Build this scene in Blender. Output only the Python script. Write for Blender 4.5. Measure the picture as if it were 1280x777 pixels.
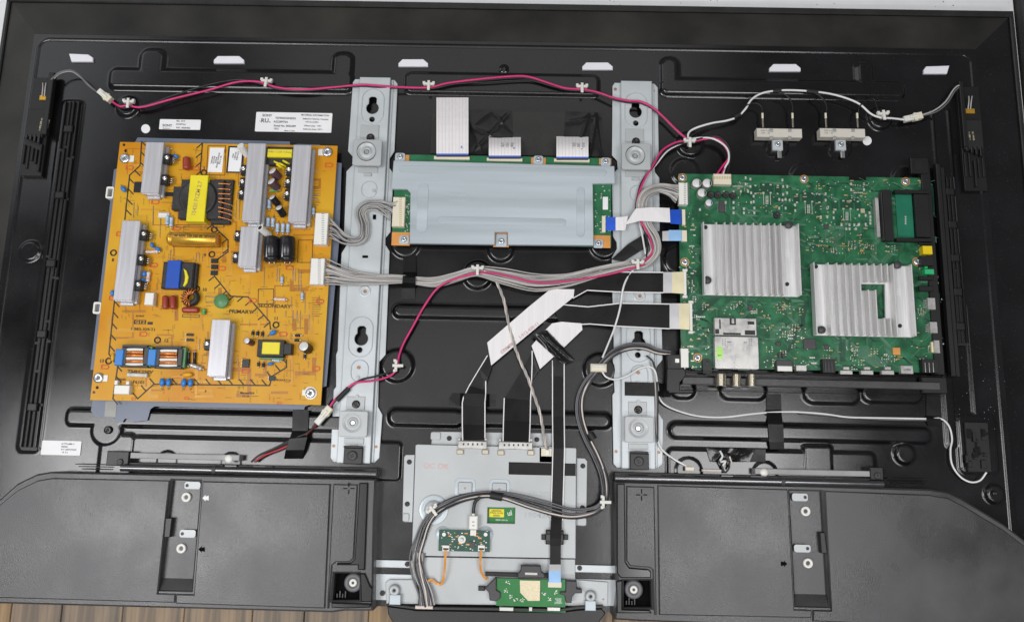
import bpy, math, random
import numpy as np
from mathutils import Vector, Matrix
from mathutils.geometry import tessellate_polygon
random.seed(7)
for o in list(bpy.data.objects): bpy.data.objects.remove(o)
SC = bpy.context.scene
COL = SC.collection

# ---------------------------------------------------------------- camera
# world: x right, y towards the top edge of the set, z up; z = 0 is the pressed steel back; metres
FPX, CH = 1000.0, 0.93
def _rot(a, b, c):
    ca, sa, cb, sb, cc, sc = math.cos(a), math.sin(a), math.cos(b), math.sin(b), math.cos(c), math.sin(c)
    return (Matrix(((1,0,0),(0,ca,-sa),(0,sa,ca))) @ Matrix(((cb,0,sb),(0,1,0),(-sb,0,cb))) @ Matrix(((cc,-sc,0),(sc,cc,0),(0,0,1))))
CR = _rot(math.radians(10.2565), math.radians(.764), math.radians(1.1806))
cam = bpy.data.cameras.new('camera'); camo = bpy.data.objects.new('camera', cam); COL.objects.link(camo)
cam.sensor_width = 36; cam.lens = 36*FPX/1280; cam.clip_start = .02; cam.clip_end = 60
camo.matrix_world = Matrix.Translation((0, 0, CH)) @ CR.to_4x4()
SC.camera = camo
SC.render.resolution_x, SC.render.resolution_y = 1024, 621

# ---------------------------------------------------------------- light
w = bpy.data.worlds.new('World'); SC.world = w; w.use_nodes = True
bg = w.node_tree.nodes['Background']; bg.inputs[0].default_value = (.93, .96, 1, 1); bg.inputs[1].default_value = .09
def area(name, loc, sx, sy, power, rot=(0, 0, 0), col=(1, .98, .95)):
    l = bpy.data.lights.new(name, 'AREA'); l.shape = 'RECTANGLE'; l.size = sx; l.size_y = sy; l.energy = power; l.color = col
    o = bpy.data.objects.new(name, l); COL.objects.link(o); o.location = loc; o.rotation_euler = rot
    return o
area('ceiling_panel', (-1.36, -.30, 2.3), 1.2, .88, 23, col=(.995, .985, 1))
area('ceiling_panel', (.80, -.26, 2.3), .72, .88, 12, col=(.995, .985, 1))
area('centre_fill', (-.17, -.05, 2.35), 1.1, 1.4, 3.0)  # added dim fill in the gap between the two ceiling panels
area('rear_fill', (-.2, -1.55, 2.3), 2.6, .7, 28, (math.radians(-22), 0, 0), (1, .985, .97))  # added fill behind the camera, kept out of the mirror reflections
area('far_ceiling_panel', (-.2, 1.8, 2.4), 2.0, .9, 2.6)
area('left_area_light', (-2.2, 1.6, 1.6), 1.6, 1.4, 5, (math.radians(-38), math.radians(-52), 0), (.95, .98, 1))  # weak cool area light, far left; no window is modelled
SC.view_settings.view_transform = 'Standard'; SC.view_settings.look = 'None'
SC.view_settings.exposure = .5; SC.view_settings.gamma = 1; SC.view_settings.use_curve_mapping = False

# ---------------------------------------------------------------- helpers
def P(px, py, z=0.0):
    """photograph pixel -> point of the scene on the level z"""
    d = CR @ Vector(((px-640)/FPX, -(py-388.5)/FPX, -1)); t = (CH-z)/-d.z
    return Vector((d.x*t, d.y*t, z))
def S(px, py, z=0.0): return (P(px+1, py, z)-P(px, py, z)).length

class MB:
    def __init__(s): s.v = []; s.f = []; s.sm = []; s.M = None
    def add(s, vs, fs, smooth=False):
        b = len(s.v)
        if s.M is not None: vs = [s.M @ Vector(v) for v in vs]
        s.v += [tuple(v) for v in vs]; s.f += [tuple(b+i for i in f) for f in fs]; s.sm += [smooth]*len(fs)
        return s
    def box(s, x0, x1, y0, y1, z0, z1, c=0.0):
        x0, x1 = min(x0, x1), max(x0, x1); y0, y1 = min(y0, y1), max(y0, y1)
        c = min(c, (x1-x0)*.4, (y1-y0)*.4, (z1-z0)*.6)
        q = lambda i, z: [(x0+i, y0+i, z), (x1-i, y0+i, z), (x1-i, y1-i, z), (x0+i, y1-i, z)]
        if c <= 0: v = q(0, z0)+q(0, z1); n = 2
        else: v = q(0, z0)+q(0, z1-c)+q(c, z1); n = 3
        f = [(3, 2, 1, 0), tuple(4*(n-1)+i for i in range(4))]
        for k in range(n-1):
            for i in range(4): f.append((4*k+i, 4*k+(i+1) % 4, 4*k+4+(i+1) % 4, 4*k+4+i))
        return s.add(v, f)
    def cyl(s, a, b, r0, r1=None, n=16, caps=True):
        r1 = r0 if r1 is None else r1; a, b = Vector(a), Vector(b); d = (b-a).normalized()
        u = d.orthogonal().normalized(); w_ = d.cross(u); v = []
        for p, r in ((a, r0), (b, r1)):
            v += [p+(u*math.cos(2*math.pi*i/n)+w_*math.sin(2*math.pi*i/n))*r for i in range(n)]
        s.add(v, [(i, (i+1) % n, n+(i+1) % n, n+i) for i in range(n)], True)
        if caps: s.add(v, [tuple(range(n-1, -1, -1)), tuple(range(n, 2*n))])
        return s
    def lathe(s, c, prof, n=20, axis=(0, 0, 1)):
        c = Vector(c); d = Vector(axis).normalized(); u = d.orthogonal().normalized(); w_ = d.cross(u); v = []; f = []
        for r, h in prof: v += [c+d*h+(u*math.cos(2*math.pi*i/n)+w_*math.sin(2*math.pi*i/n))*max(r, 1e-5) for i in range(n)]
        for k in range(len(prof)-1):
            f += [(k*n+i, k*n+(i+1) % n, (k+1)*n+(i+1) % n, (k+1)*n+i) for i in range(n)]
        return s.add(v, f, True)
    def tube(s, pts, r, n=7, smooth=4):
        pts = spline(pts, smooth) if smooth else [Vector(p) for p in pts]
        v = []; f = []; N = len(pts); up = Vector((0, 0, 1))
        for i, p in enumerate(pts):
            t = (pts[min(i+1, N-1)]-pts[max(i-1, 0)]).normalized(); a = t.cross(up)
            a = a.normalized() if a.length > 1e-4 else Vector((1, 0, 0)); b = a.cross(t)
            v += [p+(a*math.cos(2*math.pi*k/n)+b*math.sin(2*math.pi*k/n))*r for k in range(n)]
        for i in range(N-1): f += [(i*n+k, i*n+(k+1) % n, (i+1)*n+(k+1) % n, (i+1)*n+k) for k in range(n)]
        s.add(v, f, True); s.add(v[:n], [tuple(range(n))]); s.add(v[-n:], [tuple(range(n-1, -1, -1))])
        return s
    def prism(s, poly, z0, z1, holes=(), c=0.0):
        loops = [[(p[0], p[1]) for p in poly]]+[[(p[0], p[1]) for p in h] for h in holes]
        def ins(L, d):
            out = []; n = len(L); A = sum(L[i][0]*L[(i+1) % n][1]-L[(i+1) % n][0]*L[i][1] for i in range(n)); g = 1 if A > 0 else -1
            for i in range(n):
                p0, p, p1 = Vector(L[i-1]), Vector(L[i]), Vector(L[(i+1) % n])
                e0 = (p-p0).normalized(); e1 = (p1-p).normalized(); n0 = Vector((-e0.y, e0.x))*g; n1 = Vector((-e1.y, e1.x))*g
                m = n0+n1; m = m/max(m.dot(n0), .4) if m.length > 1e-6 else n0
                out.append(tuple(p+m*d))
            return out
        top = [ins(L, c if k == 0 else -c) for k, L in enumerate(loops)] if c else loops
        tri = tessellate_polygon([[Vector((x, y, 0)) for x, y in L] for L in top]); flat = [p for L in top for p in L]
        def up(t):
            a, b, d = (Vector(flat[i]) for i in t); return t if (b-a).cross(d-a) > 0 else t[::-1]
        tri = [up(tuple(t)) for t in tri]
        s.add([(x, y, z1) for x, y in flat], tri)
        s.add([(x, y, z0) for L in loops for x, y in L], [t[::-1] for t in tri])
        for k, (L, T) in enumerate(zip(loops, top)):
            n = len(L); A = sum(L[i][0]*L[(i+1) % n][1]-L[(i+1) % n][0]*L[i][1] for i in range(n)); g = (A > 0) == (k == 0)
            rows = [[(x, y, z0) for x, y in L], [(x, y, z1-c) for x, y in L]]+([[(x, y, z1) for x, y in T]] if c else [])
            for a, b in zip(rows, rows[1:]):
                v = a+b; fs = [(i, (i+1) % n, n+(i+1) % n, n+i) for i in range(n)]
                s.add(v, fs if g else [q[::-1] for q in fs])
        return s
    def line(s, pts, wd, z, closed=False, inc=0.0, ext=.45):
        """flat printed line of width wd on level z"""
        pts = [Vector((p[0], p[1])) for p in pts]
        if closed: pts.append(pts[0])
        for a, b in zip(pts, pts[1:]):
            d = (b-a); L = d.length
            if L < 1e-7: continue
            d = d/L; n_ = Vector((-d.y, d.x))*wd/2; a2, b2 = a-d*wd*ext, b+d*wd*ext; z += inc
            s.add([(*(a2-n_), z), (*(b2-n_), z), (*(b2+n_), z), (*(a2+n_), z)], [(0, 1, 2, 3)])
        return s
    def ribbon(s, L, Rr, th=.0003):
        """flat cable between two rails of 3-D points"""
        n = len(L); v = []; f = []
        for a, b in zip(L, Rr):
            a, b = Vector(a), Vector(b); v += [a, b, b-Vector((0, 0, th)), a-Vector((0, 0, th))]
        for i in range(n-1):
            for k in range(4): f.append((4*i+k, 4*i+(k+1) % 4, 4*i+4+(k+1) % 4, 4*i+4+k))
        f += [(0, 3, 2, 1), tuple(4*(n-1)+k for k in range(4))]
        return s.add(v, f)

def spline(pts, k=4):
    pts = [Vector(p) for p in pts]; out = []
    if len(pts) < 3: return [pts[0].lerp(pts[-1], i/k) for i in range(k+1)]
    Q = [pts[0]*2-pts[1]]+pts+[pts[-1]*2-pts[-2]]
    for i in range(1, len(Q)-2):
        a, b, c, d = Q[i-1:i+3]
        for j in range(k):
            t = j/k; out.append(.5*((2*b)+(c-a)*t+(2*a-5*b+4*c-d)*t*t+(3*b-a-3*c+d)*t**3))
    return out+[pts[-1]]

WL = {}
def thing(name, label, cat, loc, group=None):
    o = bpy.data.objects.new(name, None); COL.objects.link(o); o.location = loc; o.empty_display_size = .01
    WL[o.name] = Vector(loc); o['label'] = label; o['category'] = cat
    if group: o['group'] = group
    return o
def obj(name, mb, m, parent=None, label=None, cat=None, group=None, kind=None):
    me = bpy.data.meshes.new(name); V = np.array(mb.v, dtype=float)
    lo, hi = V.min(0), V.max(0); c = Vector(((lo[0]+hi[0])/2, (lo[1]+hi[1])/2, lo[2]))
    me.from_pydata([tuple(v) for v in (V-np.array(c))], [], mb.f)
    me.polygons.foreach_set('use_smooth', mb.sm); me.materials.append(M[m] if isinstance(m, str) else m); me.update()
    o = bpy.data.objects.new(name, me); COL.objects.link(o); WL[o.name] = c
    if parent is not None: o.parent = parent; o.location = c-WL[parent.name]
    else: o.location = c
    for k, v in (('label', label), ('category', cat), ('group', group), ('kind', kind)):
        if v: o[k] = v
    return o
def text(s, name, body, px, py, z, h, m, parent, ang=0.0, squash=1.0, align='CENTER', sx=1.0):
    """printed lettering: cap height h in photograph pixels, centred on a point"""
    cu = bpy.data.curves.new('t', 'FONT'); cu.body = body; cu.align_x = align; cu.align_y = 'CENTER'; cu.resolution_u = 2; cu.offset = .022
    to = bpy.data.objects.new('t', cu); COL.objects.link(to); dg = bpy.context.evaluated_depsgraph_get()
    me = bpy.data.meshes.new_from_object(to.evaluated_get(dg)); bpy.data.objects.remove(to)
    c = P(px, py, z); k = h*S(px, py, z)/.7; R_ = Matrix.Rotation(math.radians(ang), 4, 'Z')
    me.transform(Matrix.Diagonal((k*sx, k*squash, 1, 1))); me.transform(R_)
    me.materials.clear(); me.materials.append(M[m])
    o = bpy.data.objects.new(name, me); COL.objects.link(o); o.parent = parent; o.location = c-WL[parent.name]; WL[o.name] = c
    return o
def tb(x0, y0, x1, y1, zb, zt, c=0.0, mb=None):
    """box whose top face spans two photograph pixels at its own height"""
    a, b = P(x0, y0, zt), P(x1, y1, zt)
    return (mb or MB()).box(a.x, b.x, b.y, a.y, zb, zt, c)
def PP(L, z): return [P(x, y, z) for x, y in L]
def disc(cx, cy, r, n=16, sy=1.0): return [(cx+r*math.cos(2*math.pi*i/n), cy+r*sy*math.sin(2*math.pi*i/n)) for i in range(n)]
def rrect(x0, x1, y0, y1, r, n=4):
    x0, x1 = min(x0, x1), max(x0, x1); y0, y1 = min(y0, y1), max(y0, y1); r = min(r, (x1-x0)/2*.999, (y1-y0)/2*.999); out = []
    for cx, cy, a in ((x1-r, y1-r, 0), (x0+r, y1-r, 90), (x0+r, y0+r, 180), (x1-r, y0+r, 270)):
        out += [(cx+r*math.cos(math.radians(a+90*i/n)), cy+r*math.sin(math.radians(a+90*i/n))) for i in range(n+1)]
    return out
def prr(x0, y0, x1, y1, z, r, n=4):
    a, b = P(x0, y0, z), P(x1, y1, z); return rrect(a.x, b.x, b.y, a.y, r*S(x0, y0, z), n)

# ---------------------------------------------------------------- materials
M = {}
def mat(name, col, rough=.5, metal=0.0, var=.12, scale=40, bump=0.0, bscale=600, col2=None, stretch=None, spec=None, coat=0, rvar=.0, trans=0.0, alpha=1.0):
    m = bpy.data.materials.new(name); m.use_nodes = True; nt = m.node_tree; b = nt.nodes['Principled BSDF']; M[name] = m
    tc = nt.nodes.new('ShaderNodeTexCoord'); mp = nt.nodes.new('ShaderNodeMapping'); nt.links.new(tc.outputs['Object'], mp.inputs[0])
    if stretch: mp.inputs['Scale'].default_value = stretch
    no = nt.nodes.new('ShaderNodeTexNoise'); no.inputs['Scale'].default_value = scale; no.inputs['Detail'].default_value = 5; nt.links.new(mp.outputs[0], no.inputs[0])
    mx = nt.nodes.new('ShaderNodeMix'); mx.data_type = 'RGBA'
    c2 = col2 or tuple(min(1, c*(1+var)+var*.01) for c in col); c1 = col if col2 else tuple(c*(1-var) for c in col)
    mx.inputs[6].default_value = (*c1, 1); mx.inputs[7].default_value = (*c2, 1)
    rp = nt.nodes.new('ShaderNodeMapRange'); rp.inputs[1].default_value = .32; rp.inputs[2].default_value = .68
    nt.links.new(no.outputs[0], rp.inputs[0]); nt.links.new(rp.outputs[0], mx.inputs[0]); nt.links.new(mx.outputs[2], b.inputs['Base Color'])
    b.inputs['Roughness'].default_value = rough; b.inputs['Metallic'].default_value = metal
    if rvar:
        rr = nt.nodes.new('ShaderNodeMapRange'); rr.inputs[1].default_value = .3; rr.inputs[2].default_value = .7; rr.inputs[3].default_value = rough-rvar; rr.inputs[4].default_value = rough+rvar
        nt.links.new(no.outputs[0], rr.inputs[0]); nt.links.new(rr.outputs[0], b.inputs['Roughness'])
    if spec is not None: b.inputs['Specular IOR Level'].default_value = spec
    if coat: b.inputs['Coat Weight'].default_value = coat; b.inputs['Coat Roughness'].default_value = .15
    if bump:
        n2 = nt.nodes.new('ShaderNodeTexNoise'); n2.inputs['Scale'].default_value = bscale; n2.inputs['Detail'].default_value = 3; nt.links.new(mp.outputs[0], n2.inputs[0])
        bp = nt.nodes.new('ShaderNodeBump'); bp.inputs['Strength'].default_value = bump; bp.inputs['Distance'].default_value = .0004
        nt.links.new(n2.outputs[0], bp.inputs['Height']); nt.links.new(bp.outputs[0], b.inputs['Normal'])
    if trans: b.inputs['Transmission Weight'].default_value = trans
    if alpha < 1: b.inputs['Alpha'].default_value = alpha
    return m
mat('black_plastic', (.009, .009, .0095), .40, bump=.15, bscale=900)
mat('black_gloss', (.012, .012, .013), .16, var=.05)
mat('speaker_plastic', (.046, .045, .047), .30, spec=.52, var=.45, scale=11, bump=.42, bscale=900, rvar=.12)
mat('tape', (.009, .009, .009), .34, bump=.5, bscale=120, rvar=.08, spec=.25)
mat('foil', (.009, .009, .0095), .2, bump=.2, bscale=60)
mat('film_sheet', (.026, .025, .024), .26, bump=.3, bscale=40, rvar=.06, spec=.5)
mat('rubber', (.010, .010, .010), .6)
mat('steel', (.54, .578, .595), .38, .18, var=.10, scale=18, bump=.08, bscale=900, rvar=.08)
mat('plate_steel', (.46, .48, .485), .40, .12, var=.08, scale=14, bump=.1, bscale=1100, rvar=.08)
mat('shield_steel', (.49, .555, .59), .34, .22, var=.15, scale=40, stretch=(.06, 1, 1), bump=.08, bscale=1000, rvar=.06)
mat('aluminium', (.56, .56, .59), .36, .4, var=.07, scale=700, stretch=(1, .03, 1), bump=.12, bscale=900, rvar=.05)
mat('aluminium_cast', (.74, .735, .73), .38, .4, var=.12, scale=600, stretch=(1, .04, 1), bump=.1, bscale=900)
mat('bright_metal', (.75, .74, .72), .22, .9, var=.06)
mat('screw_metal', (.62, .66, .70), .25, .85, var=.1, scale=300)
mat('nickel', (.58, .53, .42), .24, .9, var=.1, scale=200)
mat('tin_can', (.56, .55, .53), .3, .5, var=.12, scale=90, rvar=.08)
mat('gold', (.72, .40, .05), .3, .6, var=.1, scale=90)
mat('copper', (.62, .22, .06), .3, .75, var=.25, scale=700)
mat('copper_pad', (.70, .31, .08), .45, .3, var=.1)
mat('white_plastic', (.80, .79, .74), .4, var=.03)
mat('cream_plastic', (.74, .69, .54), .42, var=.04)
mat('clip_plastic', (.72, .71, .66), .4, var=.05)
mat('ffc_white', (.80, .78, .78), .35, var=.04, scale=500, stretch=(1, .02, 1))
mat('ffc_silver', (.62, .62, .63), .3, .3)
mat('ffc_cream', (.74, .67, .44), .45)
mat('ffc_blue', (.02, .10, .62), .35)
mat('ffc_sky', (.30, .52, .82), .35)
mat('ffc_film', (.010, .009, .009), .34, bump=.5, bscale=70, rvar=.1, spec=.22)
mat('kapton', (.60, .25, .03), .3, var=.15)
mat('paper', (.82, .82, .83), .6, var=.03)
mat('paper_black', (.012, .012, .013), .5)
mat('paper_grey', (.25, .25, .26), .6)
mat('yellow_tape', (.80, .68, .02), .35, var=.05)
mat('blue_tape', (.01, .08, .45), .35, var=.08)
mat('ferrite', (.022, .021, .021), .55, var=.3, scale=200, bump=.2)
mat('epoxy_black', (.014, .014, .015), .35)
mat('chip_grey', (.055, .052, .055), .5)
mat('cap_red', (.33, .05, .03), .3, var=.1)
mat('cap_blue', (.03, .22, .62), .3)
mat('cap_green', (.09, .25, .10), .4)
mat('cap_yellow', (.78, .40, .02), .35)
mat('cap_purple', (.10, .05, .06), .3)
mat('cap_black', (.014, .014, .016), .25)
mat('cap_top', (.70, .68, .68), .35, .05, var=.1, scale=500)
mat('resistor_blue', (.42, .56, .72), .4, var=.1, scale=400)
mat('resistor_pink', (.72, .55, .50), .4, var=.2, scale=600)
mat('resistor_green', (.14, .36, .10), .4)
mat('glass_fuse', (.68, .67, .62), .2)
mat('wire_grey', (.40, .385, .365), .42, var=.06)
mat('wire_grey_dark', (.13, .13, .14), .4)
mat('wire_grey_mid', (.27, .26, .25), .42)
mat('wire_grey_pale', (.55, .54, .52), .42)
mat('ink_line', (.66, .58, .58), .5)
mat('wire_pink', (.62, .03, .17), .35)
mat('wire_red', (.42, .02, .03), .35)
mat('wire_black', (.012, .012, .013), .35)
mat('wire_white', (.74, .74, .74), .35)
mat('wire_cream', (.68, .60, .54), .4)
mat('silk_black', (.03, .022, .008), .5)
mat('silk_white', (.66, .72, .66), .5)
mat('silk_red', (.60, .08, .02), .55)
mat('ink_pink', (.62, .43, .42), .55)
mat('rivet_brown', (.36, .20, .11), .4, .3)
mat('rod_gloss', (.16, .16, .165), .2, .85)
mat('shade_and_print_black', (.004, .004, .004), .9, spec=.05)  # recess shade painted as near-black; also colours the printed arrows
mat('silk_fine', (.20, .11, .02), .5)
mat('ink_grey', (.42, .45, .46), .5)
mat('ink_tan', (.45, .33, .12), .5)
mat('ink_blue', (.02, .09, .5), .5)
mat('pad_tin', (.72, .72, .66), .3, .5, var=.2, scale=800)
mat('trace', (.010, .066, .034), .35)
mat('copper_dark', (.43, .165, .006), .36)  # darker tone of the copper areas
mat('copper_pale', (.62, .30, .014), .36)  # paler tone of the copper areas
mat('jumper', (.55, .50, .42), .3, .7)
mat('trace_light', (.085, .21, .13), .35)
mat('jack_yellow', (.80, .58, .01), .35)
mat('jack_green', (.03, .45, .17), .35)
mat('sticker_green', (.45, .82, .18), .5)
mat('pcb_card', (.012, .16, .09), .35)
mat('pcb_button', (.012, .075, .05), .32, var=.2, scale=150)
mat('pcb_radio', (.012, .18, .035), .32, var=.1, scale=90)
mat('pcb_timing', (.015, .14, .055), .35, var=.2, scale=80)
mat('ceramic', (.62, .59, .52), .55, var=.04, bump=.1)
mat('bar_grey', (.30, .30, .295), .45)
mat('film_blue', (.17, .20, .27), .28, var=.06, scale=15, alpha=.78)
mat('film_tape', (.30, .30, .28), .3, alpha=.85)
mat('foam', (.020, .019, .019), .8, var=.4, scale=300, bump=.8, bscale=500)
mat('tab_white', (.80, .80, .85), .45, var=.02)
mat('gold_pads', (.62, .55, .38), .35, .4, var=.1, scale=500)
# power board: orange phenolic with paler patches and a faint copper pattern seen through it
mat('pcb_power', (.58, .225, .004), .34, spec=.28, col2=(.68, .40, .028), scale=9, bump=.05, rvar=.03)
mat('pcb_main', (.010, .080, .033), .36, spec=.28, col2=(.036, .185, .085), scale=60, bump=.05)
# pressed steel back, black paint with dust on it
def chassis_mat():
    m = mat('black_steel', (.0058, .0054, .0064), .16, var=.3, scale=14, bump=.10, bscale=1500, rvar=.05, spec=.66); nt = m.node_tree; b = nt.nodes['Principled BSDF']
    tc = nt.nodes.new('ShaderNodeTexCoord'); vo = nt.nodes.new('ShaderNodeTexNoise'); vo.inputs['Scale'].default_value = 620; vo.inputs['Detail'].default_value = 1
    nt.links.new(tc.outputs['Object'], vo.inputs[0]); r = nt.nodes.new('ShaderNodeMapRange'); r.inputs[1].default_value = .70; r.inputs[2].default_value = .78; nt.links.new(vo.outputs[0], r.inputs[0])
    mx = nt.nodes.new('ShaderNodeMix'); mx.data_type = 'RGBA'; src = b.inputs['Base Color'].links[0].from_socket; nt.links.new(src, mx.inputs[6]); mx.inputs[7].default_value = (.05, .048, .043, 1)
    nt.links.new(r.outputs[0], mx.inputs[0]); nt.links.new(mx.outputs[2], b.inputs['Base Color'])
chassis_mat()
mat('dusty_bezel', (.010, .0095, .0085), .5, col2=(.036, .034, .029), scale=11, bump=.25, bscale=900)
mat('rim_plastic', (.020, .020, .019), .35, var=.2)
mat('white_board', (.74, .75, .76), .6, var=.03, bump=.1, bscale=300)
mat('dark_cloth', (.03, .03, .032), .8, bump=.5)
def wood(name, a, b_):
    m = mat(name, a, .45, col2=b_, scale=9, stretch=(16, 1.0, 1), bump=.25, bscale=60)
wood('plank_a', (.085, .058, .032), (.26, .175, .095)); wood('plank_b', (.13, .078, .028), (.30, .185, .075)); wood('plank_c', (.075, .055, .034), (.22, .155, .095))
# ================================================================ the setting: floor and white sheet
ZF = -.034
fl = MB().box(-1.2, 1.2, -.9, 1.1, ZF-.03, ZF-.006)
floor = obj('floor', fl, 'plank_c', kind='structure')
rf = random.Random(3); x = -1.15
while x < 1.1:
    wd = rf.uniform(.035, .085)
    obj('plank', MB().box(x+.0002, x+wd-.0002, -.88, 1.05, ZF-.0055, ZF-rf.uniform(0, .0008), .0008), rf.choice(['plank_a', 'plank_a', 'plank_b', 'plank_c']), floor)
    x += wd
a = P(1264, 13, -.03)
sheet = obj('white_sheet', MB().box(-1.0, a.x+.004, .35, 1.0, ZF+.0004, ZF+.0034, .0006), 'white_board', label='white speckled sheet lying under the top edge of the black panel', cat='sheet')
mb = MB(); rs = random.Random(5)
for i in range(170):
    cx, cy, r = rs.uniform(-.62, a.x), rs.uniform(.535, .62), rs.choice([.0004, .0005, .0007, .001])
    mb.prism(disc(cx, cy, r, 6), ZF+.0034, ZF+.0036)
obj('speck', mb, 'paper_grey', sheet, kind='stuff')
b0 = P(1266, 16, -.03)
obj('storage_case', MB().prism(rrect(b0.x+.0045, b0.x+.16, .30, .80, .008), ZF+.0004, -.012, c=.006), 'dark_cloth', label='dark grey case standing past the right rim of the panel', cat='case')

# ================================================================ television back: pressed steel sheet with its ribs as relief
X0, X1 = P(10, 0, -.012).x, P(1265, 14, -.012).x
Y1 = P(640, 5.7, -.012).y; Y0 = P(200, 757, .0).y+.006
IX0, IX1, IY1 = P(45, 60).x, P(1217, 75).x, P(640, 56).y
tv = thing('television_back', 'opened black television back panel of pressed steel lying face down', 'television', (0, .1, ZF+.0034))
obj('screen_frame', MB().box(X0+.004, X1-.004, Y0+.01, Y1-.004, -.030, -.014), 'rim_plastic', tv)
RES = .00125
gx = np.arange(IX0-.0045, IX1+.0045, RES); gy = np.arange(Y0, IY1+.0045, RES); GX, GY = np.meshgrid(gx, gy)
def sd_rr(x0, y0, x1, y1, r):
    cx, cy, hx, hy = (x0+x1)/2, (y0+y1)/2, abs(x1-x0)/2, abs(y1-y0)/2; r = min(r, hx, hy)
    qx, qy = np.abs(GX-cx)-hx+r, np.abs(GY-cy)-hy+r
    return np.hypot(np.maximum(qx, 0), np.maximum(qy, 0))+np.minimum(np.maximum(qx, qy), 0)-r
def ss(d, w_):
    t = np.clip(.5-d/(w_*.86), 0, 1); s_ = t*t*(3-2*t); l_ = np.clip((t-.16)/.68, 0, 1); return .45*s_+.55*l_*l_*(3-2*l_)
def prc(x0, y0, x1, y1, r=8):
    a, b = P(x0, y0), P(x1, y1); return sd_rr(a.x, b.y, b.x, a.y, r*.00093)
def pci(cx, cy, r): c = P(cx, cy); return np.hypot(GX-c.x, GY-c.y)-r*.00093
HF = np.zeros_like(GX)
def up(d, h, w_=.006):
    global HF; HF = np.maximum(HF, h*.8*ss(d, w_))
def dn(d, h, w_=.006):
    global HF; HF = HF-h*ss(d, w_)
def U(*ds): return np.minimum.reduce(ds)
# upper pair of long ribs with upright ends, the cross rib between the rails
up(U(prc(140, 87, 440, 116), prc(178, 63, 204, 100, 12), prc(418, 68, 440, 100, 10)), .006, .010)
up(U(prc(826, 99, 1130, 124), prc(826, 74, 847, 110, 10), prc(1069, 77, 1091, 110, 11)), .006, .010)
up(U(prc(508, 92, 748, 121, 8)), .0055, .006)
dn(prc(540, 123, 727, 208, 4), .0028, .004)
up(U(prc(493, 381, 765, 402, 9)), .006, .008)
dn(U(prc(524, 407, 738, 506, 3), prc(526, 322, 735, 376, 3)), .0025, .004)
up(U(prc(487, 511, 578, 533, 9), prc(570, 513, 763, 535, 9)), .006, .008)
dn(U(prc(522, 540, 740, 640, 3)), .003, .005)
dn(U(prc(475, 632, 770, 642, 2), prc(478, 672, 770, 712, 3)), .006, .005)
# lower left rib, panel under it
up(U(prc(86, 511, 440, 539, 7)), .006, .006)
up(U(prc(168, 545, 500, 600, 5)), .0035, .004)
up(U(prc(128, 542, 163, 600, 5)), .003, .006)
# lower right
up(U(prc(836, 528, 1163, 554, 12)), .006, .007)
up(U(prc(834, 560, 1095, 610, 7)), .0035, .005)
up(U(prc(1003, 556, 1040, 592, 4)), .006, .006)
for q in ((838, 476, 868, 498), (899, 476, 957, 500), (1003, 478, 1074, 505), (1075, 479, 1152, 504)): up(prc(*q, 12), .006, .005)
# under the main board edge and the right hand side
up(U(prc(1194, 518, 1248, 592, 8)), .004, .006)
up(U(prc(1176, 465, 1196, 560, 6)), .003, .005)
up(U(prc(1164, 138, 1172, 225, 4), prc(1184, 138, 1192, 225, 4)), .003, .006)
up(U(prc(1210, 380, 1217, 520, 4)), .003, .006)
# channel frame down the left side
up(U(prc(79, 126, 50, 565, 8)), .003, .006)
up(U(pci(38, 314, 13)), .003, .005)
# domed bosses
for cx, cy, r, h in ((160, 134, 14, .006), (597, 344, 18, .006), (497, 457, 20, .006), (862, 181, 17, .006), (750, 462, 20, .006), (1099, 149, 15, .006), (135, 537, 19, .006),
                     (626, 312, 16, .005), (507, 305, 18, .004), (755, 306, 18, .004), (1130, 567, 12, .006), (1242, 617, 11, .006), (860, 588, 17, .005), (955, 592, 16, .005),
                     (630, 87, 5, .002), (450, 300, 10, 0), (856, 215, 18, .003), (1005, 222, 18, .003), (1132, 224, 18, .003), (850, 325, 20, .003), (210, 576, 14, .004), (290, 578, 14, .004), (432, 517, 22, .004)):
    if h: up(pci(cx, cy, r), h, .006)
# pressed slots behind the hook tabs
TABS = [(86, 67, 116, 77), (267, 69, 305, 79), (498, 73, 535, 83), (728, 77, 766, 87), (962, 79, 1001, 89), (1155, 82, 1187, 92)]
for x0, y0, x1, y1 in TABS: dn(prc(x0+2, y0-8, x1-4, y0+6, 4), .004, .003)
# edge fold
dE = sd_rr(IX0, Y0-.1, IX1, IY1, .016)
HF = HF*ss(dE+.006, .008)-.0045*(1-ss(dE, .005))
up(np.abs(dE+.003)-.0012, .0012, .002)
ny, nx = GX.shape
vv = np.stack([GX, GY, HF], -1).reshape(-1, 3)
c0 = np.array([(IX0+IX1)/2, (Y0+IY1)/2, 0.0]); vv = vv-c0
idx = np.arange(nx*ny).reshape(ny, nx)
qq = np.stack([idx[:-1, :-1], idx[:-1, 1:], idx[1:, 1:], idx[1:, :-1]], -1).reshape(-1, 4)
me = bpy.data.meshes.new('back_panel'); me.vertices.add(len(vv)); me.vertices.foreach_set('co', vv.ravel())
me.loops.add(qq.size); me.loops.foreach_set('vertex_index', qq.ravel().astype(np.int32)); me.polygons.add(len(qq))
me.polygons.foreach_set('loop_start', np.arange(0, qq.size, 4, dtype=np.int32)); me.polygons.foreach_set('use_smooth', np.ones(len(qq), bool))
me.update(calc_edges=True); me.validate(); me.materials.append(M['black_steel'])
bp = bpy.data.objects.new('back_panel', me); COL.objects.link(bp); bp.parent = tv; bp.location = Vector(c0)-WL[tv.name]; WL[bp.name] = Vector(c0)
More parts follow.
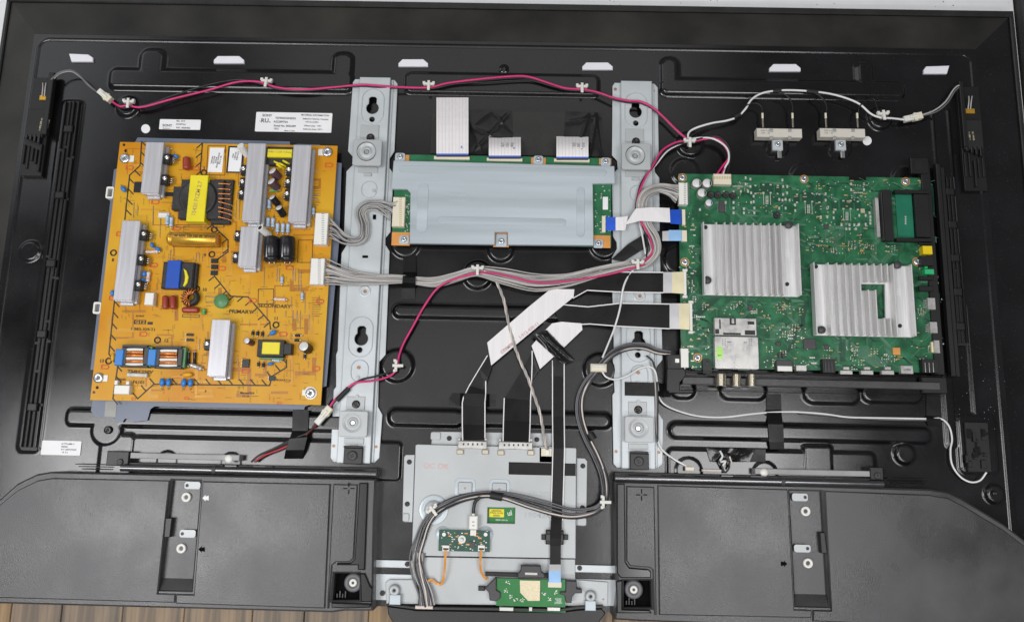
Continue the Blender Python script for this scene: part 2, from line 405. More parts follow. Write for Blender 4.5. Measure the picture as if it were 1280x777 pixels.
# dusty sloping bands round the sheet and the thin rim
ox0, ox1, oy1 = X0+.006, X1-.006, Y1-.0085
zi, zo = -.0032, -.0115
band = lambda pts: MB().add([(*p, z) for p, z in pts]+[(p[0], p[1], -.0139) for p, z in pts], [(0, 1, 2, 3), (4, 7, 6, 5), (0, 4, 5, 1), (1, 5, 6, 2), (2, 6, 7, 3), (3, 7, 4, 0)])
e = .003
obj('edge_band', band([((IX0-e, IY1+e), zi), ((IX1+e, IY1+e), zi), ((ox1, oy1), zo), ((ox0, oy1), zo)]), 'dusty_bezel', tv, 'dusty sloping band along the top edge')
obj('edge_band', band([((IX0-e, Y0), zi), ((IX0-e, IY1+e), zi), ((ox0, oy1), zo), ((ox0, Y0), zo)]), 'dusty_bezel', tv)
obj('edge_band', band([((IX1+e, IY1+e), zi), ((IX1+e, Y0), zi), ((ox1, Y0), zo), ((ox1, oy1), zo)]), 'black_steel', tv)
obj('rim', MB().box(X0, X1, Y1-.008, Y1, -.0138, -.0085, .0012), 'rim_plastic', tv)
obj('rim', MB().box(X0, X0+.0055, Y0, Y1-.0082, -.0138, -.0085, .0012), 'rim_plastic', tv)
obj('rim', MB().box(X1-.0055, X1, Y0, Y1-.0082, -.0138, -.0085, .0012), 'rim_plastic', tv)
for i, (x0, y0, x1, y1) in enumerate(TABS):
    sl = 4 if i else 1
    pl = [(x0+5, y0+1), (x1-6, y0+1), (x1, y0+6), (x1, y1), (x0, y1), (x0, y0+6)] if 0 < i < 5 else ([(x0, y0), (x1-6, y0+1), (x1, y0+5), (x1, y1), (x0+3, y1)] if i == 0 else [(x0+3, y0+1), (x1, y0), (x1-3, y1), (x0, y1), (x0, y0+5)])
    obj('hook_tab', MB().prism(PP(pl, .003), -.002, .003, c=.0006), 'tab_white', tv)
for cx, cy in ((182, 161), (1084, 176)): obj('round_sticker', MB().prism(PP(disc(cx, cy, 5.6, 20), .0006), .0001, .0006), 'paper', tv)
# screws and rivets of the sheet
def screw(px, py, z, r, parent, m='screw_metal', name='screw', slot=True):
    c = P(px, py, z); R_ = r*S(px, py, z)
    o = obj(name, MB().lathe(c, [(R_*1.0, -.0006), (R_, .0006), (R_*.8, .0014), (R_*.35, .0016), (R_*.30, .0009), (0, .0008)], 18), m, parent)
    if slot:
        s_ = MB()
        for a in (.4, 1.97): s_.line([(c.x-R_*.45*math.cos(a), c.y-R_*.45*math.sin(a)), (c.x+R_*.45*math.cos(a), c.y+R_*.45*math.sin(a))], R_*.17, z+.00165)
        obj('slot', s_, 'paper_grey' if m == 'screw_metal' else ('chip_grey' if m != 'chip_grey' else 'epoxy_black'), o)
    return o
screw(135, 537, .0062, 5, tv, 'black_gloss'); screw(1243, 616, .0062, 3, tv, 'black_gloss'); screw(630, 87, .0022, 3, tv, 'black_gloss')
# printed stickers on the sheet
def sticker(x0, y0, x1, y1, z, parent, lines, label=None, m='paper', name='paper_label', ang=-.7, ink='paper_black'):
    st = obj(name, MB().prism(prr(x0, y0, x1, y1, z, 1.2), z-.0003, z), m, parent, label)
    for body, px, py, h, al in lines: text(None, 'lettering', body, px, py, z+.00012, h, ink, st, ang, align=al)
    return st
sticker(200, 149, 250, 162.5, .0008, tv, [('SONY', 209, 157, 3.2, 'CENTER'), ('May  2019', 226, 151.5, 1.8, 'CENTER'), ('A2228976A', 226, 155.5, 1.8, 'CENTER'), ('NO. 0036432', 229, 160, 2.2, 'CENTER'), ('Manufacturer', 208, 160.5, 1.2, 'CENTER')], 'small white serial label')
sticker(320.5, 140, 414, 166, .0008, tv, [('SONY', 334, 144.5, 3.2, 'CENTER'), ('RU', 331, 151, 5.2, 'CENTER'), ('c', 325, 151.5, 2, 'CENTER'), ('us', 337, 152.5, 2, 'CENTER'), ('YD9S0550ND01', 344, 147.6, 2.7, 'LEFT'), ('A2228976A', 342, 152.2, 2.6, 'LEFT'),
  ('Serial No. 0036389', 342, 157.2, 2.5, 'LEFT'), ('1921', 342, 161, 2.3, 'LEFT'), ('Made in China', 362, 163.6, 1.6, 'CENTER'), ('MATERIAL INFORMATION', 394, 144.3, 2.1, 'CENTER'), ('Reflective Polarizer Complex', 394.5, 149, 1.9, 'CENTER'), ('>PET,Acryl,PBS<', 390, 152.8, 1.7, 'CENTER'),
  ('Diffuser plate   >PS<', 391, 157.6, 1.8, 'CENTER'), ('Reflective sheet >PET<', 391, 161.8, 1.8, 'CENTER')], 'large white rating label')
sticker(53, 550, 100, 569, .0008, tv, [('A-YTU-688-11', 85, 554.5, 1.9, 'CENTER'), ('9M7E04', 80.5, 558, 1.7, 'CENTER'), ('B-C ASSY(TX)55', 86, 561.6, 1.9, 'CENTER'), ('US  E-2', 81, 565, 1.7, 'CENTER')], 'white inspection label at the lower corner')
sticker(522, 498, 543, 507, -.0015, tv, [('22059509', 533, 501, 1.9, 'CENTER'), ('F19088G16', 533, 504.6, 1.5, 'CENTER')], 'tiny white label by the black tape')
# long grooved cable strips lying in the side channels
def slat_strip(tx, ty, bx_, by, wpx, nm, lab, seed):
    a, b = P(tx, ty, .004), P(bx_, by, .004); wd = wpx*.00093; r = random.Random(seed)
    t = thing(nm, lab, 'trim strip', (a.x, (a.y+b.y)/2, .003))
    obj('strip_base', MB().box(a.x-wd/2, a.x+wd/2, b.y, a.y, .0028, .0044), 'black_plastic', t)
    for k in range(4):
        xx = a.x-wd*.43+wd*.285*k
        y = a.y
        while y > b.y+.004:
            L = min(r.uniform(.05, .16), y-b.y)
            obj('rib', MB().box(xx-wd*.055, xx+wd*.055, y-L+.003, y, .0045, .0062+r.uniform(0, .002), .0006), 'black_gloss' if k % 3 == 0 else 'black_plastic', t); y -= L
    for k in range(5):
        yy = a.y+(b.y-a.y)*(.08+.2*k); obj('latch', MB().box(a.x-wd*.3, a.x+wd*.3, yy-.007, yy+.002, .0046, .0092, .001), 'black_plastic', t)
slat_strip(92, 128, 42, 562, 20, 'grooved_strip', 'long black grooved plastic strip running down beside the power board', 1)
slat_strip(1184, 222, 1208, 432, 17, 'grooved_strip', 'black grooved plastic strip with bright dots beside the black input bezel', 2)
# ================================================================ power board
ZP = .012
ins = [(172, 172), (362, 177), (363, 182), (372, 180), (400, 181), (402, 187), (420, 203), (427, 204), (424, 300), (408, 482), (403, 484), (402, 500), (381, 508), (380, 511.5), (193, 507.5), (188, 511), (184, 525), (165, 527.5), (162, 523), (156, 523), (153, 527.5), (146, 526), (143, 522), (118, 519.5), (113.5, 513), (116, 500), (125, 462), (113, 462), (142.5, 212), (150, 209)]
sh = obj('insulating_sheet', MB().prism(PP(ins, .0075), .0071, .0075), 'film_blue', label='translucent blue-grey plastic sheet poking out under the orange power board', cat='plastic sheet')
obj('sheet_tape', MB().prism(PP([(132, 501), (146, 501), (144.5, 521), (130.5, 520)], .0078), .0076, .0078), 'film_tape', sh)
pa, pb = P(150, 177.5, ZP), P(401, 506, ZP)
pw = thing('power_board', 'orange power supply circuit board crowded with capacitors, coils and aluminium heat sinks', 'circuit board', ((pa.x+pb.x)/2, (pa.y+pb.y)/2, .001))
hl = lambda px, py, r: PP(disc(px, py, r, 12), ZP)
obj('board', MB().prism([(p.x, p.y) for p in (pa, Vector((pa.x, pb.y, 0)), pb, Vector((pb.x, pa.y, 0)))], ZP-.0016, ZP, [hl(155, 181, 1.8), hl(157.5, 188.5, 2.3), hl(117.5, 490, 1.8), hl(121.5, 484, 2)]), 'pcb_power', pw)
for px, py in ((156, 198), (409, 190), (123, 472), (388, 491), (270, 340)):
    c = P(px, py, 0); obj('standoff', MB().cyl((c.x, c.y, .0005), (c.x, c.y, ZP-.0017), .004), 'black_steel', pw)
for px, py, dx in ((156, 198, 1), (409, 190, -1), (123, 472, 1), (388, 491, 0)):
    if dx: obj('terminal_lug', tb(min(px, px+11*dx), py-3.6, max(px, px+11*dx), py+4.4, ZP+.0001, ZP+.0009), 'white_plastic', pw)
    else: obj('terminal_lug', MB().prism(PP(disc(px, py, 8, 20), ZP+.001), ZP+.0001, ZP+.0009), 'white_plastic', pw); obj('terminal_tail', tb(378, 487, 381.5, 494, ZP+.0001, ZP+.0008), 'white_plastic', pw)
    screw(px, py, ZP+.0016, 6.2, pw)
for px, py, n_, tx, ty in ((142, 316, '8', 141, 325), (265, 318, '9', 256, 319), (246, 361, '10', 255.5, 362), (345, 406, '11', 345, 398), (197, 425, '12', 207.5, 425.5), (136, 451, '13', 127, 451), (268, 287, '', 0, 0), (255, 216, '2', 255, 211)):
    c = P(px, py, ZP); obj('locating_ring', MB().lathe(c, [(.0040, .0002), (.0040, .0008), (.0026, .0009), (.0024, .0002)], 16), 'epoxy_black', pw)
    if n_: text(None, 'lettering', n_, tx, ty, ZP+.0005, 4, 'silk_black', pw, -.8)
# printed hatching and outlines
sk = MB(); Z1 = ZP+.00034
def hatch(pts, every=13, L=9, ang=-50, side=0, wd=.0015):
    q = PP(pts, Z1); sk.line(q, wd, Z1, inc=2e-6); d = 0
    for (x0, y0), (x1, y1) in zip(pts, pts[1:]):
        n = math.hypot(x1-x0, y1-y0)
        while d < n:
            t = d/n; bx_, by = x0+(x1-x0)*t, y0+(y1-y0)*t
            sk.line(PP([(bx_, by), (bx_+L*math.cos(math.radians(ang)), by-L*math.sin(math.radians(ang)))], Z1), wd*.95, Z1+.00003); d += every
        d -= n
hatch([(177, 177), (175, 207), (162, 219), (156, 274)], 13, 9, -45); hatch([(253, 179), (250, 216)], 12, 9, -140)
hatch([(143, 376), (136, 442), (147, 458), (141, 498)], 14, 9, -50); hatch([(265, 281), (285, 300), (285, 315), (268, 326)], 13, 8, -140)
hatch([(268, 345), (288, 370), (310, 371), (337, 402), (338, 411)], 12, 9, -140)
hatch([(172, 498), (192, 480), (337, 481.5), (340, 470), (358, 459), (358, 450)], 14, 9, 130)
for q in ([(323, 361), (342, 361), (341.5, 380), (322.5, 379.5)], [(373, 300), (391, 300), (390, 328), (372, 328)], [(216, 303), (275, 304), (275, 309), (216, 308)], [(228, 393), (249, 393.5), (249, 396.5), (228, 396)], [(260, 182), (282, 182), (281, 219), (258, 218.5)], [(220, 281), (280, 281), (280, 284), (220, 284)]):
    sk.line(PP(q, Z1), .0007, Z1+.00004, True, inc=2e-6)
# fine link wires and lettering too small to read
rs = random.Random(11)
for x, y0, y1 in ((167, 253, 272), (172, 258, 270), (191, 257, 281), (200, 271, 297), (330, 334, 358), (346, 335, 352), (349, 335, 352), (366, 335, 352), (369, 335, 352), (373, 340, 364), (376, 338, 364), (213, 312, 324), (381, 365, 391), (364, 370, 384), (357, 388, 396), (249, 423, 437), (285, 434, 444), (297, 444, 456), (245, 316, 326), (249, 316, 326), (253, 317, 327), (386, 393, 412), (375, 388, 412), (371, 388, 402), (366, 388, 402), (295, 250, 274), (299, 250, 274)):
    obj('jumper_wire', MB().tube(PP([(x+.4, y0), (x-.4, y1)], ZP+.0006), .0004, 5, 1), 'jumper', pw)
sf = MB()
for i in range(620):
    x, y = rs.uniform(150, 410), rs.uniform(185, 500)
    if x < 150-(y-178)*.115+8 or x > 419-(y-184)*.058-8: continue
    n = rs.choice((3, 4, 5)); v_ = rs.random() < .6
    for k in range(n):
        dx, dy = (0, k*1.7) if v_ else (k*1.7, 0)
        sf.line(PP([(x+dx, y+dy), (x+dx+rs.uniform(.6, 1.2), y+dy+rs.uniform(-.5, .5))], Z1), .0005, Z1-.00001)
for x, y, w_, h in ((389, 233, 13, 26), (390, 372, 13, 26)):
    for i in range(9):
        sf.line(PP([(x, y+i*h/9), (x+w_*rs.uniform(.5, 1), y+i*h/9)], Z1), .0006, Z1)
obj('silkscreen', sk, 'silk_black', pw, kind='stuff'); obj('fine_print', sf, 'silk_fine', pw, kind='stuff')
for m_, z_, sd in (('copper_dark', .00002, 41), ('copper_pale', .00017, 42)):      # copper areas showing through the board
    cs_ = MB(); r4 = random.Random(sd)
    for i in range(48):
        x, y = r4.uniform(160, 395), r4.uniform(190, 492); d = r4.choice((0, 1)); pts = [(x, y)]
        for k in range(r4.randint(1, 3)):
            L = r4.uniform(8, 34)*r4.choice((-1, 1)); x, y = (x+L, y) if d else (x, y+L); d = 1-d
            x = min(max(x, 160-(y-178)*.11), 408-(y-184)*.055); y = min(max(y, 186), 495); pts.append((x, y))
        cs_.line(PP(pts, ZP), r4.choice((.0012, .002, .003, .0045)), ZP+z_+i*3e-6, inc=1e-6)
    obj('copper_tracks', cs_, m_, pw, kind='stuff')
for s_, px, py, h, sx in (('PRIMARY', 300.5, 389.5, 4.4, 1.15), ('SECONDARY', 343, 382.5, 4.2, 1.15), ('1-983-329-11', 178.5, 411.5, 3.4, 1.2), ('TS4H 250V', 175, 464.5, 4, 1.2), ('F6101', 173.5, 477.5, 3.9, 1.1), ('SONY', 175, 395, 2.2, 1.3), ('MurataPS/A', 309, 491, 2.6, 1), ('7.5.1.2S', 307, 495, 2, 1), ('PRODUCT 15', 354, 475, 2.2, 1), ('CN6201', 152, 474, 2.4, 1), ('P', 257, 489, 3, 1)):
    text(None, 'lettering', s_, px, py, ZP+.0005, h, 'silk_black', pw, -.9, sx=sx)
lg = obj('printed_badge', tb(167.5, 399.5, 182, 405, ZP+.0001, ZP+.00045), 'silk_black', pw); text(None, 'lettering', 'G12', 175, 402.3, ZP+.0005, 4, 'pcb_power', lg, -.9, sx=1.25)
obj('printed_badge', tb(184.5, 402, 190.5, 405.5, ZP+.0001, ZP+.00045), 'silk_black', pw)
for px, py in ((162, 209), (244, 210), (411, 206), (316, 375), (400, 376), (179, 417), (354, 417), (131, 458), (395, 460), (194, 252), (221, 285), (150, 292), (192, 331), (277, 335), (141, 372), (362, 334), (307, 463), (233, 497), (167, 498), (349, 503)):
    text(None, 'ink_stamp', 'C3', px, py, ZP+.00046, 6 if py < 480 else 3.2, 'silk_red', pw, 180 if px > 300 else 178, sx=1.1)

def heatsink(tl, tr, bl, h, taps=(), side=1):
    zt = ZP+h; A, B, C = P(*tl, zt), P(*tr, zt), P(*bl, zt); x0, x1, y1, y0 = (A.x+C.x)/2, (B.x-A.x)+(A.x+C.x)/2, A.y, C.y
    hs = obj('heat_sink', MB().box(x0, x1, y0, y1, zt-.0022, zt, .0004), 'aluminium', pw)
    g = MB().box(x0+.0012, x1-.0012, y0-.0006, y1-.001, ZP+.001, zt-.0023)
    obj('web', g, 'aluminium', hs)
    obj('flange', MB().box(x1-.001, x1+.0022, y0-.0022, y1-.0025, ZP+.001, ZP+h*.45, .0003), 'aluminium', hs)
    obj('flange', MB().box(x0+.0035, x1-.003, y0-.0040, y0-.0008, ZP+.0004, ZP+h*.3, .0003), 'aluminium', hs)
    for ty in taps:
        c = P(tr[0] if side > 0 else tl[0], ty, ZP+h*.6); xe = x1+.0001 if side > 0 else x0-.0001; g = 1 if side > 0 else -1
        q = obj('transistor', MB().box(xe, xe+g*.0075, c.y-.0062, c.y+.0062, ZP+h*.30, ZP+h*.78, .0008), 'epoxy_black', pw)
        cc = Vector((xe+g*.0042, c.y+.001, ZP+h*.78)); obj('fixing_screw', MB().lathe(cc, [(.0028, 0), (.0028, .0012), (.002, .0022), (.001, .002), (0, .0015)], 12), 'bright_metal', q)
        for k in (-1, 0, 1): obj('lead', MB().tube([(xe+g*.0073, c.y+k*.0025, ZP+h*.4), (xe+g*.011, c.y+k*.0025, ZP+h*.38), (xe+g*.0125, c.y+k*.0025, ZP)], .0005, 5, 2), 'bright_metal', q)
heatsink((182, 177.5), (204.5, 177.5), (176, 241), .015, (199, 225)); heatsink((152, 275.5), (175, 275.5), (142, 375), .015, (294, 325, 357))
heatsink((310, 179), (332, 179.5), (302.5, 276), .016, (213, 229, 243), -1); heatsink((366.7, 181), (389, 181), (360, 277), .016, (214, 229, 244), -1)
heatsink((301, 283), (323.5, 284), (297, 333), .015, (295, 322), -1); heatsink((265, 399), (288, 399), (258.5, 469.5), .016, (431,), -1)
# big transformer with yellow band
def pbox(name, m, x0, y0, x1, y1, h, zb=0.0, c=.0006, parent=None): return obj(name, tb(x0, y0, x1, y1, ZP+zb, ZP+h, c), m, parent or pw)
T = pbox('transformer', 'ferrite', 227, 224, 276, 274, .0085, c=.001)
pbox('bobbin', 'ferrite', 217, 233, 231, 262, .0095, parent=T); pbox('bobbin', 'ferrite', 268, 224, 287, 280, .005, parent=T)
c = P(247, 247, ZP+.011); obj('winding_drum', MB().lathe((c.x, c.y, ZP+.001), [(.022, 0), (.022, .0105), (.0205, .0112), (.019, .0105), (.0001, .0103)], 30), 'ferrite', T)
yb = pbox('yellow_band', 'yellow_tape', 238, 218.5, 255, 277, .0135, parent=T); text(None, 'lettering', '15420 F1ZM 2.7', 246, 248, ZP+.0137, 5, 'ink_tan', yb, 84, sx=.95)
for y in (229.5, 236, 242, 248, 255, 262, 267, 274):
    a, b = P(273, y+(0 if y < 250 else -3), ZP+.0085), P(288, y+1, ZP+.0055); obj('copper_lead', MB().tube([a, (a+b)/2+Vector((0, 0, .001)), b], .0009, 6), 'copper', T); obj('solder_pin', MB().cyl((b.x, b.y, ZP), (b.x, b.y, ZP+.005), .0012, n=8), 'bright_metal', T)
T = pbox('transformer', 'ferrite', 204, 327, 240, 361, .0095, c=.0015); pbox('blue_band', 'blue_tape', 209.5, 325, 223, 360, .012, parent=T)
pbox('bobbin', 'ferrite', 237, 329, 244, 363, .006, parent=T)
obj('yellow_winding', MB().prism(PP([(229, 335), (233, 338), (235.5, 346), (234, 353), (230, 358), (228.5, 357), (230.5, 351), (231, 345), (230, 339)], ZP+.0115), ZP+.0096, ZP+.0115, c=.0006), 'yellow_tape', T)
T = pbox('transformer', 'ferrite', 334, 183, 366, 206, .0085, c=.001); yb = pbox('yellow_band', 'yellow_tape', 334.5, 186, 364.5, 196.5, .0125, parent=T); text(None, 'lettering', '15401 C15R 4 Kara', 349, 190, ZP+.0127, 2.6, 'ink_tan', yb, -1)
for k, (px, py) in enumerate(((347, 204), (353, 206), (358, 203), (350, 208))): obj('yellow_sleeve', MB().tube([P(px-4, py-2, ZP+.009), P(px, py, ZP+.011), P(px+4, py+2, ZP+.007)], .0013, 6), 'yellow_tape', T)
T = pbox('transformer', 'ferrite', 322.5, 424, 354, 446, .009, c=.0005); pbox('yellow_band', 'yellow_tape', 328, 427, 349, 442.5, .0105, parent=T); pbox('bobbin', 'cap_green', 324, 446.5, 354, 449, .007, c=0, parent=T); pbox('bobbin', 'epoxy_black', 355, 429, 364, 443, .009, parent=T)
# common mode chokes with copper windings
for x0, y0, x1, y1 in ((153, 430.5, 184, 459), (195, 432, 226.5, 460.5)):
    T = pbox('choke_coil', 'ferrite', x0, y0, x1, y1, .006); zt = ZP+.0105
    for q in ((x0, y0, x1, y0+3.5), (x0, y1-3.5, x1, y1), (x0, y0+3.6, x0+3.5, y1-3.6), (x1-3.5, y0+3.6, x1, y1-3.6)): obj('core_bar', tb(*q, ZP+.002, zt, .0004), 'chip_grey', T)
    pbox('core_side', 'cap_green', x1+.5, y0+2, x1+4, y1-1, .008, c=.0004, parent=T)
    for k in range(6):
        yy = y0+5+k*3.7; a, b = P(x0+5, yy+1.2, ZP+.0085), P(x1-5, yy+1.2, ZP+.0085)
        obj('winding' if k in (1, 2, 4) else 'spacer', MB().tube([a, (a+b)/2+Vector((0, 0, .0015)), b], .0017, 8), 'copper' if k in (1, 2, 4) else 'white_plastic', T)
for x in (144.5, 185.5): pbox('film_capacitor', 'cap_blue', x, 436, x+8, 456.5, .012, c=.0008)
# electrolytic capacitors
def lying_cap(a, b, rpx, m, endm='cap_top'):
    a, b = P(*a, ZP+.0085), P(*b, ZP+.0085); r = rpx*S(250, 300, .02); d = (b-a).normalized(); a.z = b.z = ZP+r+.0003; L = (b-a).length
    o = obj('electrolytic_capacitor', MB().lathe(a, [(0, 0), (r*.86, .0001), (r, .0012), (r, .004), (r*.92, .0048), (r*.92, .006), (r, .0068), (r, L-.0012), (r*.92, L), (r*.8, L+.0001)], 24, d), m, pw)
    obj('end_cap', MB().lathe(b, [(r*.82, -.0006), (r*.82, .0003), (0, .0004)], 24, d), endm, o); obj('end_cap', MB().lathe(a, [(r*.82, .0004), (r*.82, -.0003), (0, -.0004)], 24, d), 'epoxy_black', o)
    return o, a, b, r
g_, a, b, r = lying_cap((211.5, 298.5), (273, 300), 8.6, 'gold', 'copper_pad')
tx_ = text(None, 'lettering', 'W 420V 150 105 W  WV420', 243, 295, ZP+2*r+.0006, 3, 'silk_black', g_, -1)
for x in (340, 359.5):
    o, a, b, r = lying_cap((x, 327), (x, 297), 9.6, 'cap_black', 'cap_black')
    st = MB()
    for k in range(7): st.line([(a.x-r*.45, a.y+.004+k*.0035), (a.x-r*.45, a.y+.0062+k*.0035)], .0014, ZP+r*1.91+.0004)
    obj('stripe', st, 'ink_grey', o)
    for dx in (-.003, .003): obj('lead', MB().tube([(a.x+dx, a.y, a.z), (a.x+dx, a.y-.003, a.z-.001), (a.x+dx, a.y-.0045, ZP)], .0005, 5), 'bright_metal', o)
def can(px, py, rpx, h, m, parent=None, z=None, tilt=(0, 0), top='cap_top', name='electrolytic_capacitor'):
    zb = ZP if z is None else z; parent = parent or pw; c = P(px, py, zb+h); r = rpx*S(px, py, zb); d = Vector((tilt[0], tilt[1], 1)).normalized(); base = c-d*h
    o = obj(name, MB().cyl(base, base+d*h, r, n=20), m, parent); obj('can_top', MB().lathe(base+d*h, [(r*.9, .0001), (r*.86, .0003), (0, .0003)], 18, d), top, o)
    return o
for px, py, r, m, t in ((340.5, 213.5, 5.4, 'cap_purple', (-.5, .5)), (339, 226.5, 5.4, 'cap_purple', (-.5, .5)), (340, 246.5, 4.4, 'cap_black', (-.5, .6)), (348.5, 259.5, 4.6, 'cap_black', (-.3, .6)), (308.5, 425.5, 4, 'cap_purple', (-.2, .1)), (379.5, 432.5, 6.6, 'cap_black', (-.2, .15))): can(px, py, r, .012, m, tilt=t)
# lying axial parts
def axial(a, b, rpx, m, name='resistor', z=.0022, lead=4):
    A, B = P(*a, ZP+z), P(*b, ZP+z); r = rpx*S(*a, ZP); d = (B-A).normalized(); L = (B-A).length; A.z = B.z = ZP+r+.0002
    o = obj(name, MB().lathe(A, [(0, 0), (r*.8, 0), (r, .0006), (r, .0022), (r*.86, .0026), (r*.86, L-.0026), (r, L-.0022), (r, L-.0006), (r*.8, L), (0, L)], 12, d), m, pw)
    if lead:
        for p, g in ((A, -1), (B, 1)): q = p+d*g*lead*.0009; obj('lead', MB().tube([p, p+d*g*lead*.0006, (q.x, q.y, ZP)], .0005, 5, 2), 'bright_metal', o)
    return o
for x, y in ((335.5, 278), (341.5, 278.5), (347.3, 285), (354, 285.3), (360.3, 285.5), (209.5, 275), (214.7, 277.5), (337, 255)): axial((x, y-5.5), (x-.4, y+5.5), 2.5, 'resistor_blue')
for x, y in ((352.5, 350), (377.8, 370), (391.8, 264)): axial((x, y-4), (x-.2, y+4), 2, 'resistor_blue')
axial((183, 315), (198, 314.5), 2.4, 'resistor_pink'); axial((186.5, 340), (185, 352), 2.6, 'resistor_pink'); axial((343.5, 373.5), (357, 374.5), 2.3, 'resistor_pink'); axial((339, 238), (348, 238), 2.6, 'resistor_green'); axial((255.5, 386), (254.5, 393), 2.6, 'resistor_green', lead=0)
axial((160, 468), (185, 469), 3, 'glass_fuse', 'fuse', lead=0)
for x in (235.5, 243): axial((x+.6, 440.5), (x, 456), 2.2, 'epoxy_black', 'diode')
axial((239, 456), (253, 461), 3.4, 'tin_can', 'thermal_fuse'); axial((342, 450), (350, 450.5), 2.2, 'resistor_blue')
for x, y in ((209, 186), (372, 419), (371, 425)): axial((x-3, y), (x+3, y), 1.8, 'epoxy_black', 'diode')
for x, y in ((316, 416), (322, 416.5), (328, 417), (323, 455), (329, 456), (381, 445)): axial((x, y-2.5), (x-.2, y+2.5), 1.7, 'epoxy_black', 'diode', lead=2)
for x0, y0, x1, y1 in ((202, 369, 210, 386), (211.5, 369, 219.5, 386), (227, 383, 248, 391), (228, 196, 238, 212)):
    v = x1-x0 < y1-y0; w_ = min(x1-x0, y1-y0)/2
    a, b = ((x0+w_, y1), (x0+w_, y0)) if v else ((x0, y0+w_), (x1, y0+w_))
    A, B = P(*a, ZP+.006), P(*b, ZP+.006); r = w_*.00093; d = (B-A).normalized(); L = (B-A).length; A.z = ZP+r+.0004
    obj('film_capacitor', MB().lathe(A, [(0, 0), (r*.6, .0002), (r*.95, .0015), (r, .003), (r, L-.003), (r*.95, L-.0015), (r*.6, L-.0002), (0, L)], 14, d), 'cap_red', pw)
pbox('box_capacitor', 'white_plastic', 181.5, 365.5, 191, 381, .008); pbox('film_capacitor', 'white_plastic', 197, 264.5, 210, 271.5, .005, c=.002)
c = P(276.5, 376, ZP+.006); obj('disc_varistor', MB().lathe((c.x, c.y, ZP+.003), [(0, 0), (.0075, .0002), (.0086, .0015), (.0086, .003), (.0075, .0042), (0, .0046)], 22), 'cap_green', pw)
for dy in (-4, 3.5): obj('lead', MB().tube([P(257, 374+dy, ZP+.001), P(270, 375+dy*.9, ZP+.0045)], .0006, 5), 'bright_metal', pw)
c = P(239, 372, ZP+.005); tor = obj('toroid_coil', MB().lathe((c.x, c.y, ZP+.0005), [(.0045, 0), (.009, 0), (.0098, .003), (.009, .008), (.0045, .0085), (.0042, .004)], 20), 'ferrite', pw)
for k in range(11):
    a = math.radians(60+k*21); u = Vector((math.cos(a), math.sin(a), 0)); c0_ = Vector((c.x, c.y, ZP))
    obj('winding', MB().tube([c0_+u*.0106, c0_+u*.0106+Vector((0, 0, .0075)), c0_+u*.0072+Vector((0, 0, .0098)), c0_+u*.0036+Vector((0, 0, .008))], .0009, 6, 2), 'copper', tor)
def bead(px, py, rx, ry, m, ang, name='ceramic_capacitor'):
    c = P(px, py, ZP+.004); mb = MB(); mb.M = Matrix.Translation((c.x, c.y, ZP+.0035)) @ Matrix.Rotation(math.radians(ang), 4, 'Z') @ Matrix.Diagonal((rx*.00093, ry*.00093, .0028, 1))
    mb.lathe((0, 0, 0), [(math.sin(math.pi*i/8), -math.cos(math.pi*i/8)) for i in range(9)], 14); o = obj(name, mb, m, pw)
    u = Vector((math.cos(math.radians(ang)), math.sin(math.radians(ang)), 0))*rx*.00093; obj('lead', MB().tube([Vector((c.x, c.y, ZP+.0035))-u*.8, Vector((c.x, c.y, ZP+.002))-u*1.5, Vector((c.x, c.y, ZP))-u*1.7], .0005, 5, 2), 'bright_metal', o)
for px, py, rx, ry, an in ((219.5, 195, 4.2, 2.3, -30), (154, 236, 5, 3, -50), (190, 306, 2.4, 4, 15), (197, 311, 4.2, 2.4, -20), (180.5, 342, 2.6, 4, 0), (179.5, 350.5, 2.8, 3.6, 0), (140.5, 366, 2.8, 4, 0), (341, 415.5, 5, 3, 30), (338, 454.5, 4, 2.2, 15)): bead(px, py, rx, ry, 'cap_blue', an)
for px, py in ((202.5, 477.5), (210.5, 477.5), (229.5, 478), (238, 478)): bead(px, py, 5.2, 3.4, 'cap_blue', 86)
bead(234, 468, 6.5, 3, 'cap_yellow', 5); bead(141, 446, 2.5, 5.5, 'cap_yellow', 0)
# chips, white tubes, connectors, labels
for x0, y0, x1, y1 in ((264, 323, 271.5, 328.5), (264, 330.5, 271.5, 336), (263.5, 338, 271, 343.5), (303, 448.5, 311, 459), (336, 470, 343.5, 475.5), (233, 416.5, 241, 419.5), (233, 423, 241, 426), (168, 227, 176, 240), (200, 240, 216, 245)):
    q = pbox('chip', 'epoxy_black', x0, y0, x1, y1, .0025, c=.0003)
    lg_ = MB()
    for k in range(3):
        yy = y0+(y1-y0)*(k+.5)/3
        for xx in (x0-1.2, x1+.2): tb(xx, yy-.4, xx+1, yy+.4, ZP+.0001, ZP+.0007, mb=lg_)
    obj('pins', lg_, 'bright_metal', q)
for a, b in (((309, 194), (300.5, 182)), ((336, 294), (325, 284.5))):
    A, B = P(*a, ZP+.004), P(*b, ZP+.018); t_ = obj('sleeve_tube', MB().cyl(A, B, .0042, n=16), 'white_plastic', pw); obj('tube_mouth', MB().cyl(B, B+(B-A).normalized()*.0003, .0026, n=12), 'white_plastic' if a[0] < 320 else 'epoxy_black', t_)
